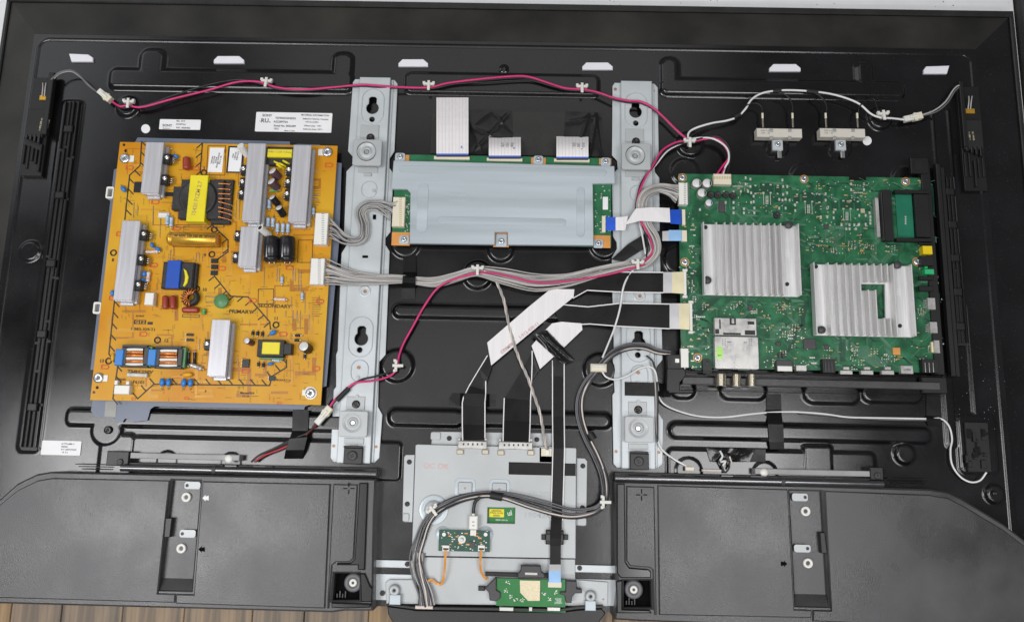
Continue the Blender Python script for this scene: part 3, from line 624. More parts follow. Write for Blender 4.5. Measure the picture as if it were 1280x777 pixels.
def header(x0, y0, x1, y1, zb, h, parent, n, vertical, m='white_plastic', name='connector', pins=None):
    o = obj(name, tb(x0, y0, x1, y1, zb, zb+h, .0006), m, parent)
    for k in range(n):
        t = (k+.5)/n; q = (x0-1.6, y0+(y1-y0)*t-.5, x0-.1, y0+(y1-y0)*t+.5) if vertical else (x0+(x1-x0)*t-.5, y1+.1, x0+(x1-x0)*t+.5, y1+1.8)
        if pins == 'right': q = (x1+.1, q[1], x1+1.8, q[3])
        obj('pin', tb(*q, zb+.0002, zb+.0012), 'bright_metal', o)
    g = MB()
    for k in range(n):
        t = (k+.5)/n
        if vertical: tb(x0+(x1-x0)*.55, y0+(y1-y0)*t-.45, x0+(x1-x0)*.8, y0+(y1-y0)*t+.45, zb+h-.0002, zb+h+.0001, mb=g)
        else: tb(x0+(x1-x0)*t-.45, y0+(y1-y0)*.25, x0+(x1-x0)*t+.45, y0+(y1-y0)*.5, zb+h-.0002, zb+h+.0001, mb=g)
    obj('contact_slots', g, 'paper_grey' if m == 'white_plastic' else 'ink_tan', o)
    return o
header(394.5, 266, 408, 305.5, ZP, .010, pw, 14, True); header(389, 322.5, 404, 355.5, ZP, .010, pw, 13, True)
q = pbox('mains_socket', 'white_plastic', 143, 481, 161, 492.5, .008); pbox('latch', 'white_plastic', 143, 475, 146.5, 480.5, .006, parent=q); pbox('latch', 'white_plastic', 157.5, 476, 161, 480.5, .006, parent=q)
l1 = obj('paper_label', tb(262.5, 184.5, 277.5, 215.5, ZP+.0001, ZP+.0005), 'paper', pw)
for k, s_ in enumerate(('RU c us', 'BOARD AGOIU01', 'PCB-6E', 'G12 F019', 'TAIWAN')): text(None, 'lettering', s_, 275-k*2.5, 200, ZP+.0007, 2.4 if k == 0 else 1.8, 'paper_black', l1, 84)
l1 = obj('label_frame', tb(285.5, 182.5, 303, 216.5, ZP+.0001, ZP+.0003), 'epoxy_black', pw); l2 = obj('paper_label', tb(287.5, 184.5, 300.5, 214.5, ZP+.0004, ZP+.0007), 'paper', l1)
for k, s_ in enumerate(('APDP-G12', '1-983-329', '19245')): text(None, 'lettering', s_, 297-k*2.8, 195, ZP+.0009, 1.8, 'paper_black', l2, 84)
for x, y in ((385, 213), (384, 243), (384, 248)): pbox('link_wire', 'bright_metal', x+6, y, x+13, y+1, .001, c=0)
for px, py in ((140, 240), (124, 384)):
    a, b = P(px-7, py-7, .010), P(px+1, py+8, .010)
    o = MB().prism(rrect(a.x, b.x, b.y, a.y, .002), .0005, .010, [rrect(a.x+.0022, b.x-.0016, b.y+.0024, a.y-.0024, .001)], c=.0004); obj('edge_latch', o, 'white_plastic', pw)
# ================================================================ mounting rails
def keyhole(px, py, z, r=8.2, top=16):
    c = P(px, py, z); s_ = .00093; R_ = r*s_; w_ = r*.62*s_; t = top*s_
    pts = [(c.x+R_*math.cos(a), c.y+R_*math.sin(a)) for a in np.linspace(math.radians(128), math.radians(412), 18)]
    return pts+[(c.x+w_, c.y+t-.002), (c.x+w_*.5, c.y+t), (c.x-w_*.5, c.y+t), (c.x-w_, c.y+t-.002)]
def build_rail(label):
    t = thing('mounting_rail', label, 'mounting rail', P(455, 340, .0), 'wall mounting rails')
    fo = [(441, 103), (444, 99), (493, 100), (497, 105), (493, 189), (487, 198), (487, 210), (492, 217), (488, 290), (482, 297), (482, 306), (487, 314), (482, 443), (474, 452), (472.5, 508), (478, 518), (474, 572), (468, 578), (417, 577), (413, 572), (417, 487), (420, 483), (420, 443), (422, 438), (426, 330), (427, 316), (434, 305), (434, 297), (430, 290), (433, 214), (441, 206), (441, 196), (435, 189)]
    fz = .0045
    ca, cb = P(453, 100, fz), P(461, 574, fz)
    obj('flange', MB().prism(PP(fo, fz), fz-.0015, fz, [[(ca.x, ca.y), (cb.x, ca.y), (cb.x, cb.y), (ca.x, cb.y)]], c=.0004), 'steel', t)
    a, b = P(450, 96.5, .010), P(462.5, 579, .010); zc = .0105
    k1, k2 = keyhole(465.5, 135, zc), keyhole(451.5, 423, zc, 8.5)
    ho = [k1, k2, PP(disc(465, 149, 3.4, 12), zc), PP(disc(449.5, 437, 3.5, 12), zc)]
    ho += [[(p.x, p.y) for p in PP([(466, 268), (470, 268), (470, 274), (466, 274)], zc)], [(p.x, p.y) for p in PP([(453, 319), (460, 319), (460, 322), (453, 322)], zc)]]
    obj('channel', MB().prism([(a.x, a.y), (b.x, a.y), (b.x, b.y), (a.x, b.y)], zc-.0014, zc, ho, c=.0006), 'steel', t)
    for xx in (a.x, b.x-.0014): obj('channel_wall', MB().box(xx, xx+.0014, b.y, a.y, fz+.0001, zc-.0015), 'steel', t)
    obj('channel_wall', MB().box(b.x+.0005, b.x+.0032, b.y+.001, a.y-.001, fz+.0001, fz+.0016, .0005), 'steel', t)
    def pill(x0, y0, x1, y1, z=zc, w_=.0011, h=.0009):
        A, B = P(x0, y0, z), P(x1, y1, z); r = (B.x-A.x)/2*.98
        obj('embossing', MB().prism(rrect(A.x, B.x, B.y, A.y, r, 6), z-.0001, z+h, [rrect(A.x+w_, B.x-w_, B.y+w_, A.y-w_, r-w_, 6)], c=w_*.4), 'steel', t)
    pill(453, 111, 479, 156); pill(437, 395, 465, 447); pill(439, 449, 460, 478); pill(452, 226, 471, 248)
    def block(px, py):
        o = obj('spacer_block', MB().prism(prr(px-17, py-15, px+17, py+18, .021, 2.5), zc+.006, .021, [PP(disc(px-1, py, 12, 24), .021)], c=.0005), 'plate_steel', t)
        c = P(px-1, py, .021); r = 12*.00092
        obj('dimple', MB().lathe((c.x, c.y, .021), [(r, -.0004), (r*.95, -.0003), (r*.8, -.0022), (r*.55, -.0024), (r*.48, -.0008), (r*.3, -.0008), (r*.28, -.004)], 26), 'plate_steel', o)
        obj('bolt', MB().cyl((c.x, c.y, zc+.004), (c.x, c.y, .0188), .0024, n=12), 'bright_metal', o)
        for sx in (-1, 1):
            p = P(px+sx*15.5, py, .02); obj('spacer_leg', MB().box(p.x-.0007, p.x+.0007, p.y-.014, p.y+.013, zc+.0001, zc+.0059), 'plate_steel', o)
        obj('foot_tab', tb(px-8, py-33, px+14, py-16, zc+.0001, zc+.0012, .0004), 'plate_steel', o)
        obj('foot_tab', tb(px-11, py+19, px+13, py+27, zc+.0001, zc+.0012, .0004), 'plate_steel', o)
        obj('hook', tb(px-4, py+27.5, px+5, py+31, zc+.0001, zc+.0022, .0004), 'plate_steel', o)
    block(459, 189); block(441.5, 528)
    for px, py in ((463, 172), (445, 505)): screw(px, py, zc+.0016, 5, t, 'black_gloss')
    for px, py in ((467, 238), (456, 364), (448, 459), (447, 471), (463, 165), (446, 495)):
        o = obj('rivet', MB().prism(PP(disc(px, py, 2.1, 12), zc+.0015), zc+.0011, zc+.0015), 'rivet_brown' if py in (459, 364) else 'plate_steel', t)
    for px, py in ((444, 107), (491, 109), (417, 557), (470, 558)): obj('rivet', MB().prism(PP(disc(px, py, 1.9, 12), fz+.0005), fz+.00005, fz+.0005), 'rivet_brown', t)
    c = P(456, 364, zc); obj('embossing', MB().lathe((c.x, c.y, zc), [(.0075, 0), (.0070, .0006), (.0045, .0006), (.004, .0001)], 20), 'steel', t)
    q = obj('screw_bracket', tb(430, 559, 452.5, 580, zc+.0001, zc+.005, .0008), 'black_plastic', t); obj('bracket_lip', tb(429.5, 556.5, 452, 559.5, zc+.0001, zc+.008, .0008), 'chip_grey', q); screw(440.5, 569, zc+.0056, 6, q, 'chip_grey')
    return t
def copy_tree(o, parent=None, off=Vector((0, 0, 0)), **kw):
    c = o.copy(); COL.objects.link(c); c.parent = parent
    if parent is None: c.location = o.location+off
    for k, v in kw.items(): c[k] = v
    for ch in list(o.children): copy_tree(ch, c)
    return c
rail = build_rail('pale grey steel mounting rail between the orange power board and the timing board shield')
o2 = P(776.3, 101, .010)-P(450, 96.5, .010)
copy_tree(rail, None, Vector((o2.x, o2.y, 0)), label='pale grey steel mounting rail between the timing board shield and the green main board')

# ================================================================ timing board under its steel shield
ZT = .010
a, b = P(495, 193, ZT), P(764, 309, ZT)
tc = thing('timing_board', 'green timing circuit board almost hidden under a flat pale steel shield', 'circuit board', ((a.x+b.x)/2, (a.y+b.y)/2, .001))
obj('board', MB().box(a.x, b.x, b.y, a.y, ZT-.0014, ZT), 'pcb_timing', tc)
for x, y in ((495, 305), (757, 306), (626, 300)):
    c = P(x, y, 0); obj('standoff', MB().cyl((c.x, c.y, .0005), (c.x, c.y, ZT-.0015), .004), 'black_steel', tc)
for x0, y0, x1, y1 in ((495.5, 193.5, 511, 206), (664, 197, 682, 206), (749, 198, 764, 206), (490, 290, 512, 307), (742, 294, 763, 310), (617, 287, 636, 309)): obj('copper_pad', tb(x0, y0, x1, y1, ZT+.00005, ZT+.0002), 'copper_pad', tc)
zs = .0165
so = [(492, 200.5), (768, 207.5), (769, 229), (741, 229.5), (742, 306.5), (634.8, 305.8), (634.6, 290), (618.5, 290), (618.5, 305.5), (512, 304), (513, 241), (509, 236.5), (489, 236)]
sp = MB().prism(PP(so, zs), ZT+.0015, zs, c=.0006)
shd = obj('shield_cover', sp, 'shield_steel', tc)
def emb(x0, y0, x1, y1):
    A, B = P(x0, y0, zs), P(x1, y1, zs); r = min(B.x-A.x, A.y-B.y)/2*.98; w_ = .0009
    obj('embossing', MB().prism(rrect(A.x, B.x, B.y, A.y, r, 6), zs-.0001, zs+.0005, c=.0012), 'shield_steel', shd)
emb(498, 206, 759, 221); emb(522, 228, 534.5, 292); emb(546, 269.5, 708.5, 283.5); emb(720, 233, 731.5, 297)
for s_, y in (('SHIELD', 243), ('CHASSIS', 250), ('TA07', 257)): text(None, 'lettering', s_, 573, y, zs+.0001, 4.5, 'shield_steel', shd, -1)
for x, y in ((500, 196), (673, 199.5), (757, 202), (505, 299), (748, 304)):
    q = obj('screw_tab', MB().prism(prr(x-6, y-5, x+6, y+6, ZT+.0015, 2.5), ZT+.0003, ZT+.0015, c=.0003), 'shield_steel', tc); screw(x, y, ZT+.0022, 3.6, q)
q = obj('screw_tab', MB().prism(prr(619.5, 292, 633.5, 308, .013, 2), ZT+.0003, ZT+.0015, c=.0003), 'shield_steel', tc); screw(626.5, 301.5, ZT+.0022, 4, q)
header(491.5, 246, 505, 283, ZT, .007, tc, 14, True, 'cream_plastic', pins='right')
obj('flat_cable_socket', tb(752.5, 269.5, 757, 290, ZT, ZT+.004, .0004), 'cream_plastic', tc)
obj('paper_label', tb(753.5, 246, 760, 262, ZT+.0001, ZT+.0004), 'paper', tc)
for x0, y in ((544, 196), (610, 198), (694, 199)): obj('flat_cable_socket', tb(x0-1.5, y-1, x0+43, y+3.5, ZT, ZT+.0035, .0004), 'cream_plastic', tc)
sm = MB(); rs = random.Random(4)
for i in range(60):
    x, y = rs.choice(((rs.uniform(505, 512), rs.uniform(238, 290)), (rs.uniform(743, 762), rs.uniform(232, 292)))); tb(x, y, x+rs.uniform(.8, 2), y+rs.uniform(.7, 1.8), ZT+.0001, ZT+.0008, mb=sm)
obj('small_parts', sm, 'pad_tin', tc, kind='stuff')

# ================================================================ main board
ZM = .012
a, b = P(848, 217, ZM), P(1180, 466, ZM); n0, n1 = P(1061, 219, ZM), P(1083, 226, ZM)
mn = thing('main_board', 'green main circuit board with two finned aluminium heat sinks and a tuner can', 'circuit board', ((a.x+b.x)/2, (a.y+b.y)/2, .001))
obj('board', MB().prism([(a.x, a.y), (a.x, b.y), (b.x, b.y), (b.x, a.y), (n1.x, a.y), (n1.x, n1.y), (n0.x, n1.y), (n0.x, a.y)], ZM-.0016, ZM), 'pcb_main', mn)
for px, py in ((853, 222), (1005, 224), (1132, 227), (856, 327.5), (872, 447), (1146, 327)):
    c = P(px, py, 0); obj('standoff', MB().cyl((c.x, c.y, .0005), (c.x, c.y, ZM-.0017), .004), 'black_steel', mn)
    c = P(px, py, ZM); q = obj('screw_pad', MB().prism(disc(c.x, c.y, .0052, 20), ZM+.00005, ZM+.0003), 'copper_pad', mn); screw(px, py, ZM+.0010, 4.4, q)
def mbox(name, m, x0, y0, x1, y1, h, zb=0.0, c=.0004, parent=None): return obj(name, tb(x0, y0, x1, y1, ZM+zb, ZM+h, c), m, parent or mn)
def finned(tl, br, fins, cut=None, num='', npos=(0, 0)):
    zb, zt = ZM+.006, ZM+.0165; A, B = P(*tl, zb), P(*br, zb); wpx = (B.x-A.x)/(fins[-1]-fins[0])
    hole = []
    if cut: hole = [[(p.x, p.y) for p in PP(cut, zb)]]
    hs = obj('finned_heat_sink', MB().prism([(A.x, B.y), (B.x, B.y), (B.x, A.y), (A.x, A.y)], zb-.003, zb, hole, c=.0003), 'aluminium_cast', mn)
    for k, f in enumerate(fins):
        xx = A.x+(f-fins[0])*wpx; spans = [(B.y, A.y)]
        if cut:
            ys = [p.y for p in PP(cut, zb)]; xs = [p.x for p in PP(cut, zb)]; xm = P(cut[2][0], 380, zb).x
            if xm-.001 < xx < max(xs)+.0005: spans = [(B.y, min(ys)-.0006), (max(ys)+.0006, A.y)]
            elif min(xs)-.0005 < xx <= xm-.001: spans = [(B.y, PP(cut, zb)[1].y-.0006), (max(ys)+.0006, A.y)]
        for y0, y1 in spans: obj('fin', MB().box(xx-.0007, xx+.0007, y0+.0002, y1-.0002, zb-.0005, zt, .0005), 'aluminium_cast', hs)
    text(None, 'lettering', num, *npos, zb+.0002, 5, 'wire_white', hs, -90, sx=.95)
    return hs, zb
h1, zb = finned((877, 280), (998, 371), (876.5, 893, 903.5, 912, 921, 930, 939.6, 949, 959, 966.4, 974, 996), None, '0030503', (983, 310))
for x, y in ((986, 281), (884.5, 350)):
    c = P(x, y, zb+.004); q = obj('push_pin', MB().lathe((c.x, c.y, zb), [(.0032, 0), (.0032, .0025), (.0044, .0026), (.0046, .0045), (.0036, .0056), (0, .006)], 16), 'chip_grey', h1)
for x, y in ((882, 284), (984, 355)): obj('pin_hole', MB().prism(PP(disc(x, y, 2.6, 12), zb+.0003), zb+.0001, zb+.0003), 'epoxy_black', h1)
h2, zb = finned((1013.5, 330), (1140, 421.5), (1012, 1030, 1041, 1051, 1060, 1069.5, 1079, 1088, 1097, 1104.5, 1112, 1135), [(1075, 355), (1075, 363), (1095, 363), (1097, 398), (1107, 398), (1106, 355)], '0001903', (1122, 358))
for x, y in ((1122, 331), (1027, 412)):
    c = P(x, y, zb+.004); obj('push_pin', MB().lathe((c.x, c.y, zb), [(.0032, 0), (.0032, .0025), (.0044, .0026), (.0046, .0045), (.0036, .0056), (0, .006)], 16), 'chip_grey', h2)
for x, y in ((1020, 333), (1125, 407)): obj('pin_hole', MB().prism(PP(disc(x, y, 2.6, 12), zb+.0003), zb+.0001, zb+.0003), 'epoxy_black', h2)
# sockets, cans, jacks
header(848.5, 228, 860, 255.5, ZM, .008, mn, 12, True, pins='right'); header(892, 217, 914.5, 230.5, ZM, .008, mn, 11, False, 'cream_plastic')
obj('flat_cable_socket', tb(852.5, 261.5, 857, 281, ZM, ZM+.004, .0004), 'cream_plastic', mn); obj('flat_cable_socket', tb(852, 287.5, 859, 301.5, ZM, ZM+.004, .0004), 'cream_plastic', mn)
for x, y0, y1 in ((853.5, 336, 372), (861, 375.5, 416.5)):
    q = obj('panel_cable_socket', tb(x+1, y0+3, x+5, y1-3, ZM, ZM+.0045, .0005), 'white_plastic', mn)
    for yy in (y0, y1-3): obj('socket_ear', tb(x, yy, x+6, yy+3, ZM, ZM+.0055, .0005), 'white_plastic', q)
mbox('blank_socket', 'white_plastic', 851, 435, 861, 459, .006)
for px, py, r, m in ((871, 229, 5.8, 'tin_can'), (884, 229, 5.8, 'tin_can'), (877.5, 241, 5.6, 'tin_can'), (886.3, 253.5, 4.5, 'tin_can')):
    o = can(px, py, r, .008, m, mn, ZM, name='capacitor_can'); c = P(px, py, ZM+.008); hs_ = MB()
    hs_.prism([(c.x+.0047*r/5.8*math.cos(t), c.y+.0047*r/5.8*math.sin(t)) for t in np.linspace(-.9, .9, 7)], ZM+.0083, ZM+.0084); obj('polarity_mark', hs_, 'epoxy_black' if r > 5 else 'ink_blue', o)
for px, py in ((889, 243), (897.5, 243.5), (907.5, 243), (916.5, 244.3), (971.5, 268.5)):
    c = P(px, py, ZM+.003); q = obj('inductor', MB().lathe((c.x, c.y, ZM+.0001), [(.0042, 0), (.0042, .003), (.0034, .0038), (.0025, .0032), (0, .0034)], 8), 'ferrite', mn)
q = mbox('regulator_chip', 'chip_grey', 898.5, 251, 906, 265, .0025)
lp = MB()
for k in range(8):
    for xx in (897, 906.6): tb(xx, 251.5+k*1.7, xx+1, 252.4+k*1.7, ZM+.0001, ZM+.0008, mb=lp)
obj('pins', lp, 'bright_metal', q)
for x0, y0, x1, y1 in ((1004, 423, 1020, 436), (1030, 430.5, 1036, 436), (970, 427, 976, 432), (935, 381, 941, 388), (1106, 250, 1108, 252)): mbox('chip', 'chip_grey', x0, y0, x1, y1, .0016)
mbox('power_chip', 'gold_pads', 1076, 260.5, 1081.5, 266, .0012); mbox('power_chip', 'chip_grey', 1030, 280, 1036, 286, .0014); mbox('pad_array', 'copper_pad', 1116, 434, 1126, 443.5, .0008)
# tuner can: raised frame and lid
q = mbox('tuner_can', 'tin_can', 893, 397, 946, 419.5, .007)
for x0, y0, x1, y1 in ((899, 399, 901, 411), (912, 397.5, 920, 406), (934.5, 401.5, 943, 405.5), (904, 415.5, 926, 418.5), (931, 412.5, 944, 418.5), (894, 411, 899, 417)): mbox('slot', 'epoxy_black', x0, y0, x1, y1, .0072, .0070, 0, q)
mbox('contact', 'tin_can', 914.5, 398, 918, 404, .0082, .0073, .0003, q)
a_, b_ = P(893, 420, ZM+.008), P(949, 461.5, ZM+.008)
lid = obj('tuner_lid', MB().prism(rrect(a_.x, b_.x, b_.y, a_.y, .002), ZM+.0002, ZM+.008, c=.0004), 'tin_can', mn)
for x0, y0, x1, y1 in ((909, 426.5, 914, 428), (929.5, 427, 934, 428.5)): mbox('lid_slot', 'paper_grey', x0, y0, x1, y1, .0082, .0080, 0, lid)
for x in (911.5, 931.5): obj('lid_spring', MB().prism(PP([(x-2, 428), (x+2.2, 428), (x+1.2, 436), (x-.8, 436)], ZM+.0085), ZM+.0081, ZM+.0085), 'bright_metal', lid)
vd = MB()
for x in (903, 906, 936, 939):
    for k in range(4): tb(x, 423+k*2.4, x+.9, 423.9+k*2.4, ZM+.0080, ZM+.0082, mb=vd)
obj('vent_dots', vd, 'epoxy_black', lid)
gs = mbox('green_sticker', 'sticker_green', 895.5, 433, 903.5, 448, .0083, .0081, 0, lid); text(None, 'lettering', '8E19', 899.5, 444, ZM+.0085, 1.6, 'paper_black', gs, 0)
for px in (901, 904, 920, 923, 939, 942): mbox('solder_tab', 'bright_metal', px-.7, 457.5, px+.7, 459, .0086, .0081, 0, lid)
# card slot
cs = mbox('card_slot', 'epoxy_black', 1103, 237, 1118, 301, .008, c=.0006)
mbox('slot_rail', 'black_plastic', 1119, 237, 1163, 242, .008, parent=cs); mbox('slot_rail', 'black_plastic', 1121, 297, 1166, 302, .008, parent=cs); mbox('slot_floor', 'pcb_card', 1119, 242.5, 1143, 296.5, .0014, .0003, 0, cs)
mbox('slot_plate', 'black_plastic', 1143, 242.5, 1164, 296.5, .007, parent=cs); mbox('contact_bar', 'tin_can', 1094, 247, 1101, 296, .0075, parent=cs); mbox('contact_block', 'chip_grey', 1101.5, 239, 1106, 300, .0085, parent=cs)
for k in range(4): mbox('test_pad', 'pad_tin', 1131, 270+k*2.8, 1133, 272+k*2.8, .0017, .0015, 0, cs)
q = mbox('video_jack', 'jack_yellow', 1153.5, 307, 1166, 317.5, .009); mbox('jack_lip', 'jack_yellow', 1152, 308.5, 1153.3, 315.5, .006, parent=q)
mbox('optical_jack', 'black_plastic', 1151, 320, 1168, 332, .008); q = mbox('audio_jack', 'jack_green', 1156, 336, 1168, 342.5, .007); mbox('jack_lip', 'jack_green', 1156, 332.8, 1160, 335.5, .004, parent=q)
for x0, y0, x1, y1 in ((1159.5, 372, 1170, 386.5), (1162.5, 402, 1172.5, 416)):
    q = mbox('usb_socket', 'tin_can', x0, y0, x1, y1, .007)
    for k in range(4): mbox('pin', 'bright_metal', x0-5.5, y0+3.5+k*2.6, x0-.5, y0+4.6+k*2.6, .0008, c=0, parent=q)
q = mbox('hdmi_socket', 'tin_can', 1168, 425, 1175.5, 441, .006); mbox('contact_strip', 'ffc_cream', 1164, 427, 1167.5, 440, .003, parent=q)
q = mbox('audio_block', 'chip_grey', 970.5, 450, 991, 463.5, .007); mbox('block_insert', 'white_plastic', 972, 457, 990.5, 463.8, .0082, .0071, parent=q)
mbox('can_socket', 'tin_can', 995, 456, 1008.5, 463.5, .006)
q = mbox('lan_socket', 'black_plastic', 1028, 448.5, 1044.5, 466, .008)
for k in range(3): mbox('contact_rib', 'chip_grey', 1031+k*4, 452, 1033+k*4, 464, .0088, .0081, 0, q)
for x in (1050, 1076, 1102):
    q = mbox('hdmi_socket', 'tin_can', x, 462.5, x+16, 468, .005); mbox('shell_tab', 'tin_can', x+4, 458, x+12, 462, .003, parent=q)
q = mbox('hdmi_socket', 'tin_can', 1126, 456.5, 1142, 467, .006); text(None, 'lettering', 'LOTES', 1134, 462, ZM+.0062, 2.2, 'paper_black', q, -1)
q = mbox('ethernet_socket', 'black_plastic', 1152.5, 448.5, 1174, 466, .008)
for k in range(3): mbox('contact_rib', 'tin_can', 1156+k*5, 453, 1157.5+k*5, 465, .0088, .0081, 0, q)
for x in (975, 980): mbox('ferrite_bead', 'chip_grey', x-2, 441, x+2, 447, .003)
# unpopulated driver footprints (three) and their dark copper areas
dk, pd, gp, ck, tn = MB(), MB(), MB(), MB(), MB(); zd = ZM
def rc(mbx, x0, y0, x1, y1, h=.00042, zb=.00005): tb(x0, y0, x1, y1, zd+zb, zd+h, mb=mbx)
for ox, oy in ((940, 224), (992, 235), (1040, 244)):
    rc(dk, ox, oy+8, ox+8, oy+18); rc(dk, ox+10, oy+5, ox+27, oy+17); rc(dk, ox+28.5, oy+8, ox+37, oy+18)
    for dx, dy in ((3, 7), (13, 6), (22, 6), (31, 7), (3, 17), (13, 16), (22, 16), (31, 17)): rc(pd, ox+dx, oy+dy, ox+dx+2.6, oy+dy+1.8, .0006, .0002)
    for dx in (14, 22.5): rc(pd, ox+dx, oy+18, ox+dx+1.2, oy+32, .0005)
    for i in range(2):
        for k in range(6): rc(pd, ox+17+i*2, oy+21+k*1.8, ox+18.5+i*2, oy+22.3+k*1.8, .0005)
    for dx, dy in ((-8, -2), (-8, 6), (2, 21), (2, 28), (34, 25), (34, 36), (42, 36), (42, 25), (-14, 15), (-5, 15)): rc(pd, ox+dx-1, oy+dy-1.5, ox+dx+1.2, oy+dy+1.8, .0007)
rs = random.Random(21)
HSB = ((870, 268, 1006, 376), (1006, 316, 1146, 428), (888, 392, 953, 466), (1088, 232, 1170, 306), (846, 215, 920, 262))
free = lambda x, y: not any(q[0] < x < q[2] and q[1] < y < q[3] for q in HSB)
for i in range(1500):                                     # clusters of tiny chips
    if i % 9 == 0:
        while True:
            cx, cy = rs.uniform(856, 1172), rs.uniform(226, 460)
            if free(cx, cy) and cx < 1160+(cy-220)*.07: break
        v_ = rs.random() < .5; st = rs.uniform(2.2, 3.4)
    k = i % 9; x, y = (cx+(k % 3)*st*1.2, cy+(k//3)*st) if v_ else (cx+rs.uniform(-8, 8), cy+rs.uniform(-6, 6))
    if not free(x, y) or y > 461 or (y < 300 and rs.random() < .62): continue
    w_, h = (1.6, .9) if rs.random() < .5 else (.9, 1.6); q = rs.random()
    rc(pd if q < .5 else (ck if q < .8 else tn), x, y, x+w_, y+h, rs.uniform(.0006, .0010))
for k in range(0, 26, 3): rc(pd, 862+rs.uniform(0, 5), 378+k*3.0, 863.5+rs.uniform(0, 5), 379.5+k*3.0, .0006)
for k in range(0, 24, 2): rc(pd, 861+rs.uniform(0, 8), 266+k*3.4, 862.3+rs.uniform(0, 8), 267.5+k*3.4, .0006)
for k in range(8): rc(pd, 916+k*1.6, 231.5, 916.8+k*1.6, 234, .0005)
for x, y in ((905, 240), (917, 240), (907, 253), (917, 253), (939, 241), (939, 253), (938, 224), (938, 233), (978, 225), (979, 233), (979, 243), (875, 262), (917, 260), (930, 261), (943, 260), (917, 266), (930, 266), (943, 266), (1064, 230), (1080, 230), (1064, 237), (1080, 237), (1052, 281), (1062, 281), (1068, 281), (1058, 286), (1062, 286), (1070, 286), (1073, 281), (1087, 266), (1088, 271), (1088, 275), (1088, 279)): rc(pd, x-1.2, y-1.6, x+1.2, y+1.6, .0006)
for x, y, n in ((870, 395, 5), (1012, 446, 3), (1014, 453, 3), (985, 418, 3), (985, 422, 3), (1067, 240, 5), (1105, 442, 2)):
    for k in range(n): rc(pd, x+k*2.4, y, x+k*2.4+1.9, y+1.6, .0007)
for s_, x, y, h in (('HDP Out', 1028, 307, 2.6), ('1-984-330-11', 1054, 307.5, 1.6), ('B-IN', 1078, 312, 1.8)): text(None, 'lettering', s_, x, y, ZM+.0005, h, 'ink_tan', mn, -1)
for i in range(240):
    x, y = rs.uniform(852, 1168), rs.uniform(224, 460)
    if free(x, y) and free(x+4, y): rc(gp, x, y, x+rs.uniform(2, 5), y+rs.uniform(.8, 1.6), .00046)
obj('copper_area', dk, 'trace', mn); obj('solder_pads', pd, 'pad_tin', mn, kind='stuff'); obj('tiny_chips', ck, 'chip_grey', mn, kind='stuff'); obj('tiny_chips', tn, 'ink_tan', mn, kind='stuff'); obj('board_print', gp, 'ink_tan', mn, kind='stuff')
# copper tracks showing through the lacquer
t1, t2 = MB(), MB()
for i in range(420):
    x, y = rs.uniform(852, 1170), rs.uniform(222, 462); d = rs.choice((0, 90, 45, -45, 180)); pts = [(x, y)]
    for k in range(rs.randint(2, 5)):
        L = rs.uniform(4, 18); x, y = x+L*math.cos(math.radians(d)), y-L*math.sin(math.radians(d)); x = min(max(x, 851), 1160+(y-220)*.06); y = min(max(y, 228), 462); pts.append((x, y)); d += rs.choice((-45, 45))
    n = rs.choice((1, 1, 2, 4, 6)); m_ = t1 if rs.random() < .55 else t2
    for j in range(n): m_.line(PP([(px+j*1.1, min(py+j*.5, 463)) for px, py in pts], ZM), .00045, ZM+(.00002 if m_ is t1 else .0002)+i*4e-7, ext=0)
for j in range(9): t1.line(PP([(866+j*1.2, 394), (868+j*1.2, 392), (890+j*1.4, 372)], ZM), .0009, ZM+.00041, ext=0)
for j in range(12): t2.line(PP([(1060+j*2.2, 432), (1062+j*2.2, 436), (1092+j*1.6, 458)], ZM), .0007, ZM+.00041, ext=0)
for j in range(5): t1.line(PP([(1006+j*1.1, 376), (1001+j*1.1, 398), (1002+j, 405), (992+j, 412), (990+j, 428), (982+j, 440)], ZM), .0009, ZM+.00041, ext=0)
for j in range(4): t1.line(PP([(1050+j*2, 424), (1050+j*2, 452)], ZM), .0013, ZM+.00041, ext=0)
obj('tracks', t1, 'trace', mn, kind='stuff'); obj('tracks', t2, 'trace_light', mn, kind='stuff')

# ================================================================ black input bezel round the main board
bz = thing('input_bezel', 'black plastic input bezel running under and beside the green main board', 'bezel', P(1010, 478, .001))
za = .014
obj('front_rail', tb(857, 463.5, 1178, 470, .006, .017, .0008), 'black_plastic', bz); obj('socket_face', tb(853, 470.5, 1176, 487, .006, .0135, .0008), 'speaker_plastic', bz); obj('bottom_lip', tb(866, 487.5, 1180, 494, .006, .0095, .0008), 'black_plastic', bz)
obj('end_block', MB().prism(PP([(834, 453), (857, 462), (857, 470), (850, 478), (850, 487), (867, 487), (867, 491), (837, 491), (833, 487)], .0145), .006, .0145, c=.0008), 'black_plastic', bz)
q = obj('end_tower', tb(834, 442.5, 852, 461, .006, .017, .0006), 'black_plastic', bz); obj('tower_socket', tb(839, 445, 848, 457, .0172, .0174), 'epoxy_black', q); obj('tower_contact', tb(844, 448, 849, 453, .0175, .0178), 'pad_tin', q)
obj('screw_ear', MB().prism(PP([(879, 466), (878, 451), (881, 448), (886, 448), (889, 451), (890, 466)], .0155), ZM+.0002, .0155, [PP(disc(883.5, 452.5, 1.8, 10), .0155)]), 'black_plastic', bz)
obj('side_rail', tb(1162, 203, 1169.5, 468, .006, .015, .0008), 'black_plastic', bz)
e = P(1184, 470, .013); s0 = P(1170, 203, .015)
obj('side_wall', MB().box(P(1170, 203, .013).x+.0004, P(1176, 203, .013).x, e.y, s0.y, .004, .012, .001), 'black_plastic', bz); obj('side_wall', MB().box(P(1177, 205, .013).x, P(1183, 205, .013).x, e.y, s0.y-.003, .004, .0085, .001), 'black_plastic', bz)
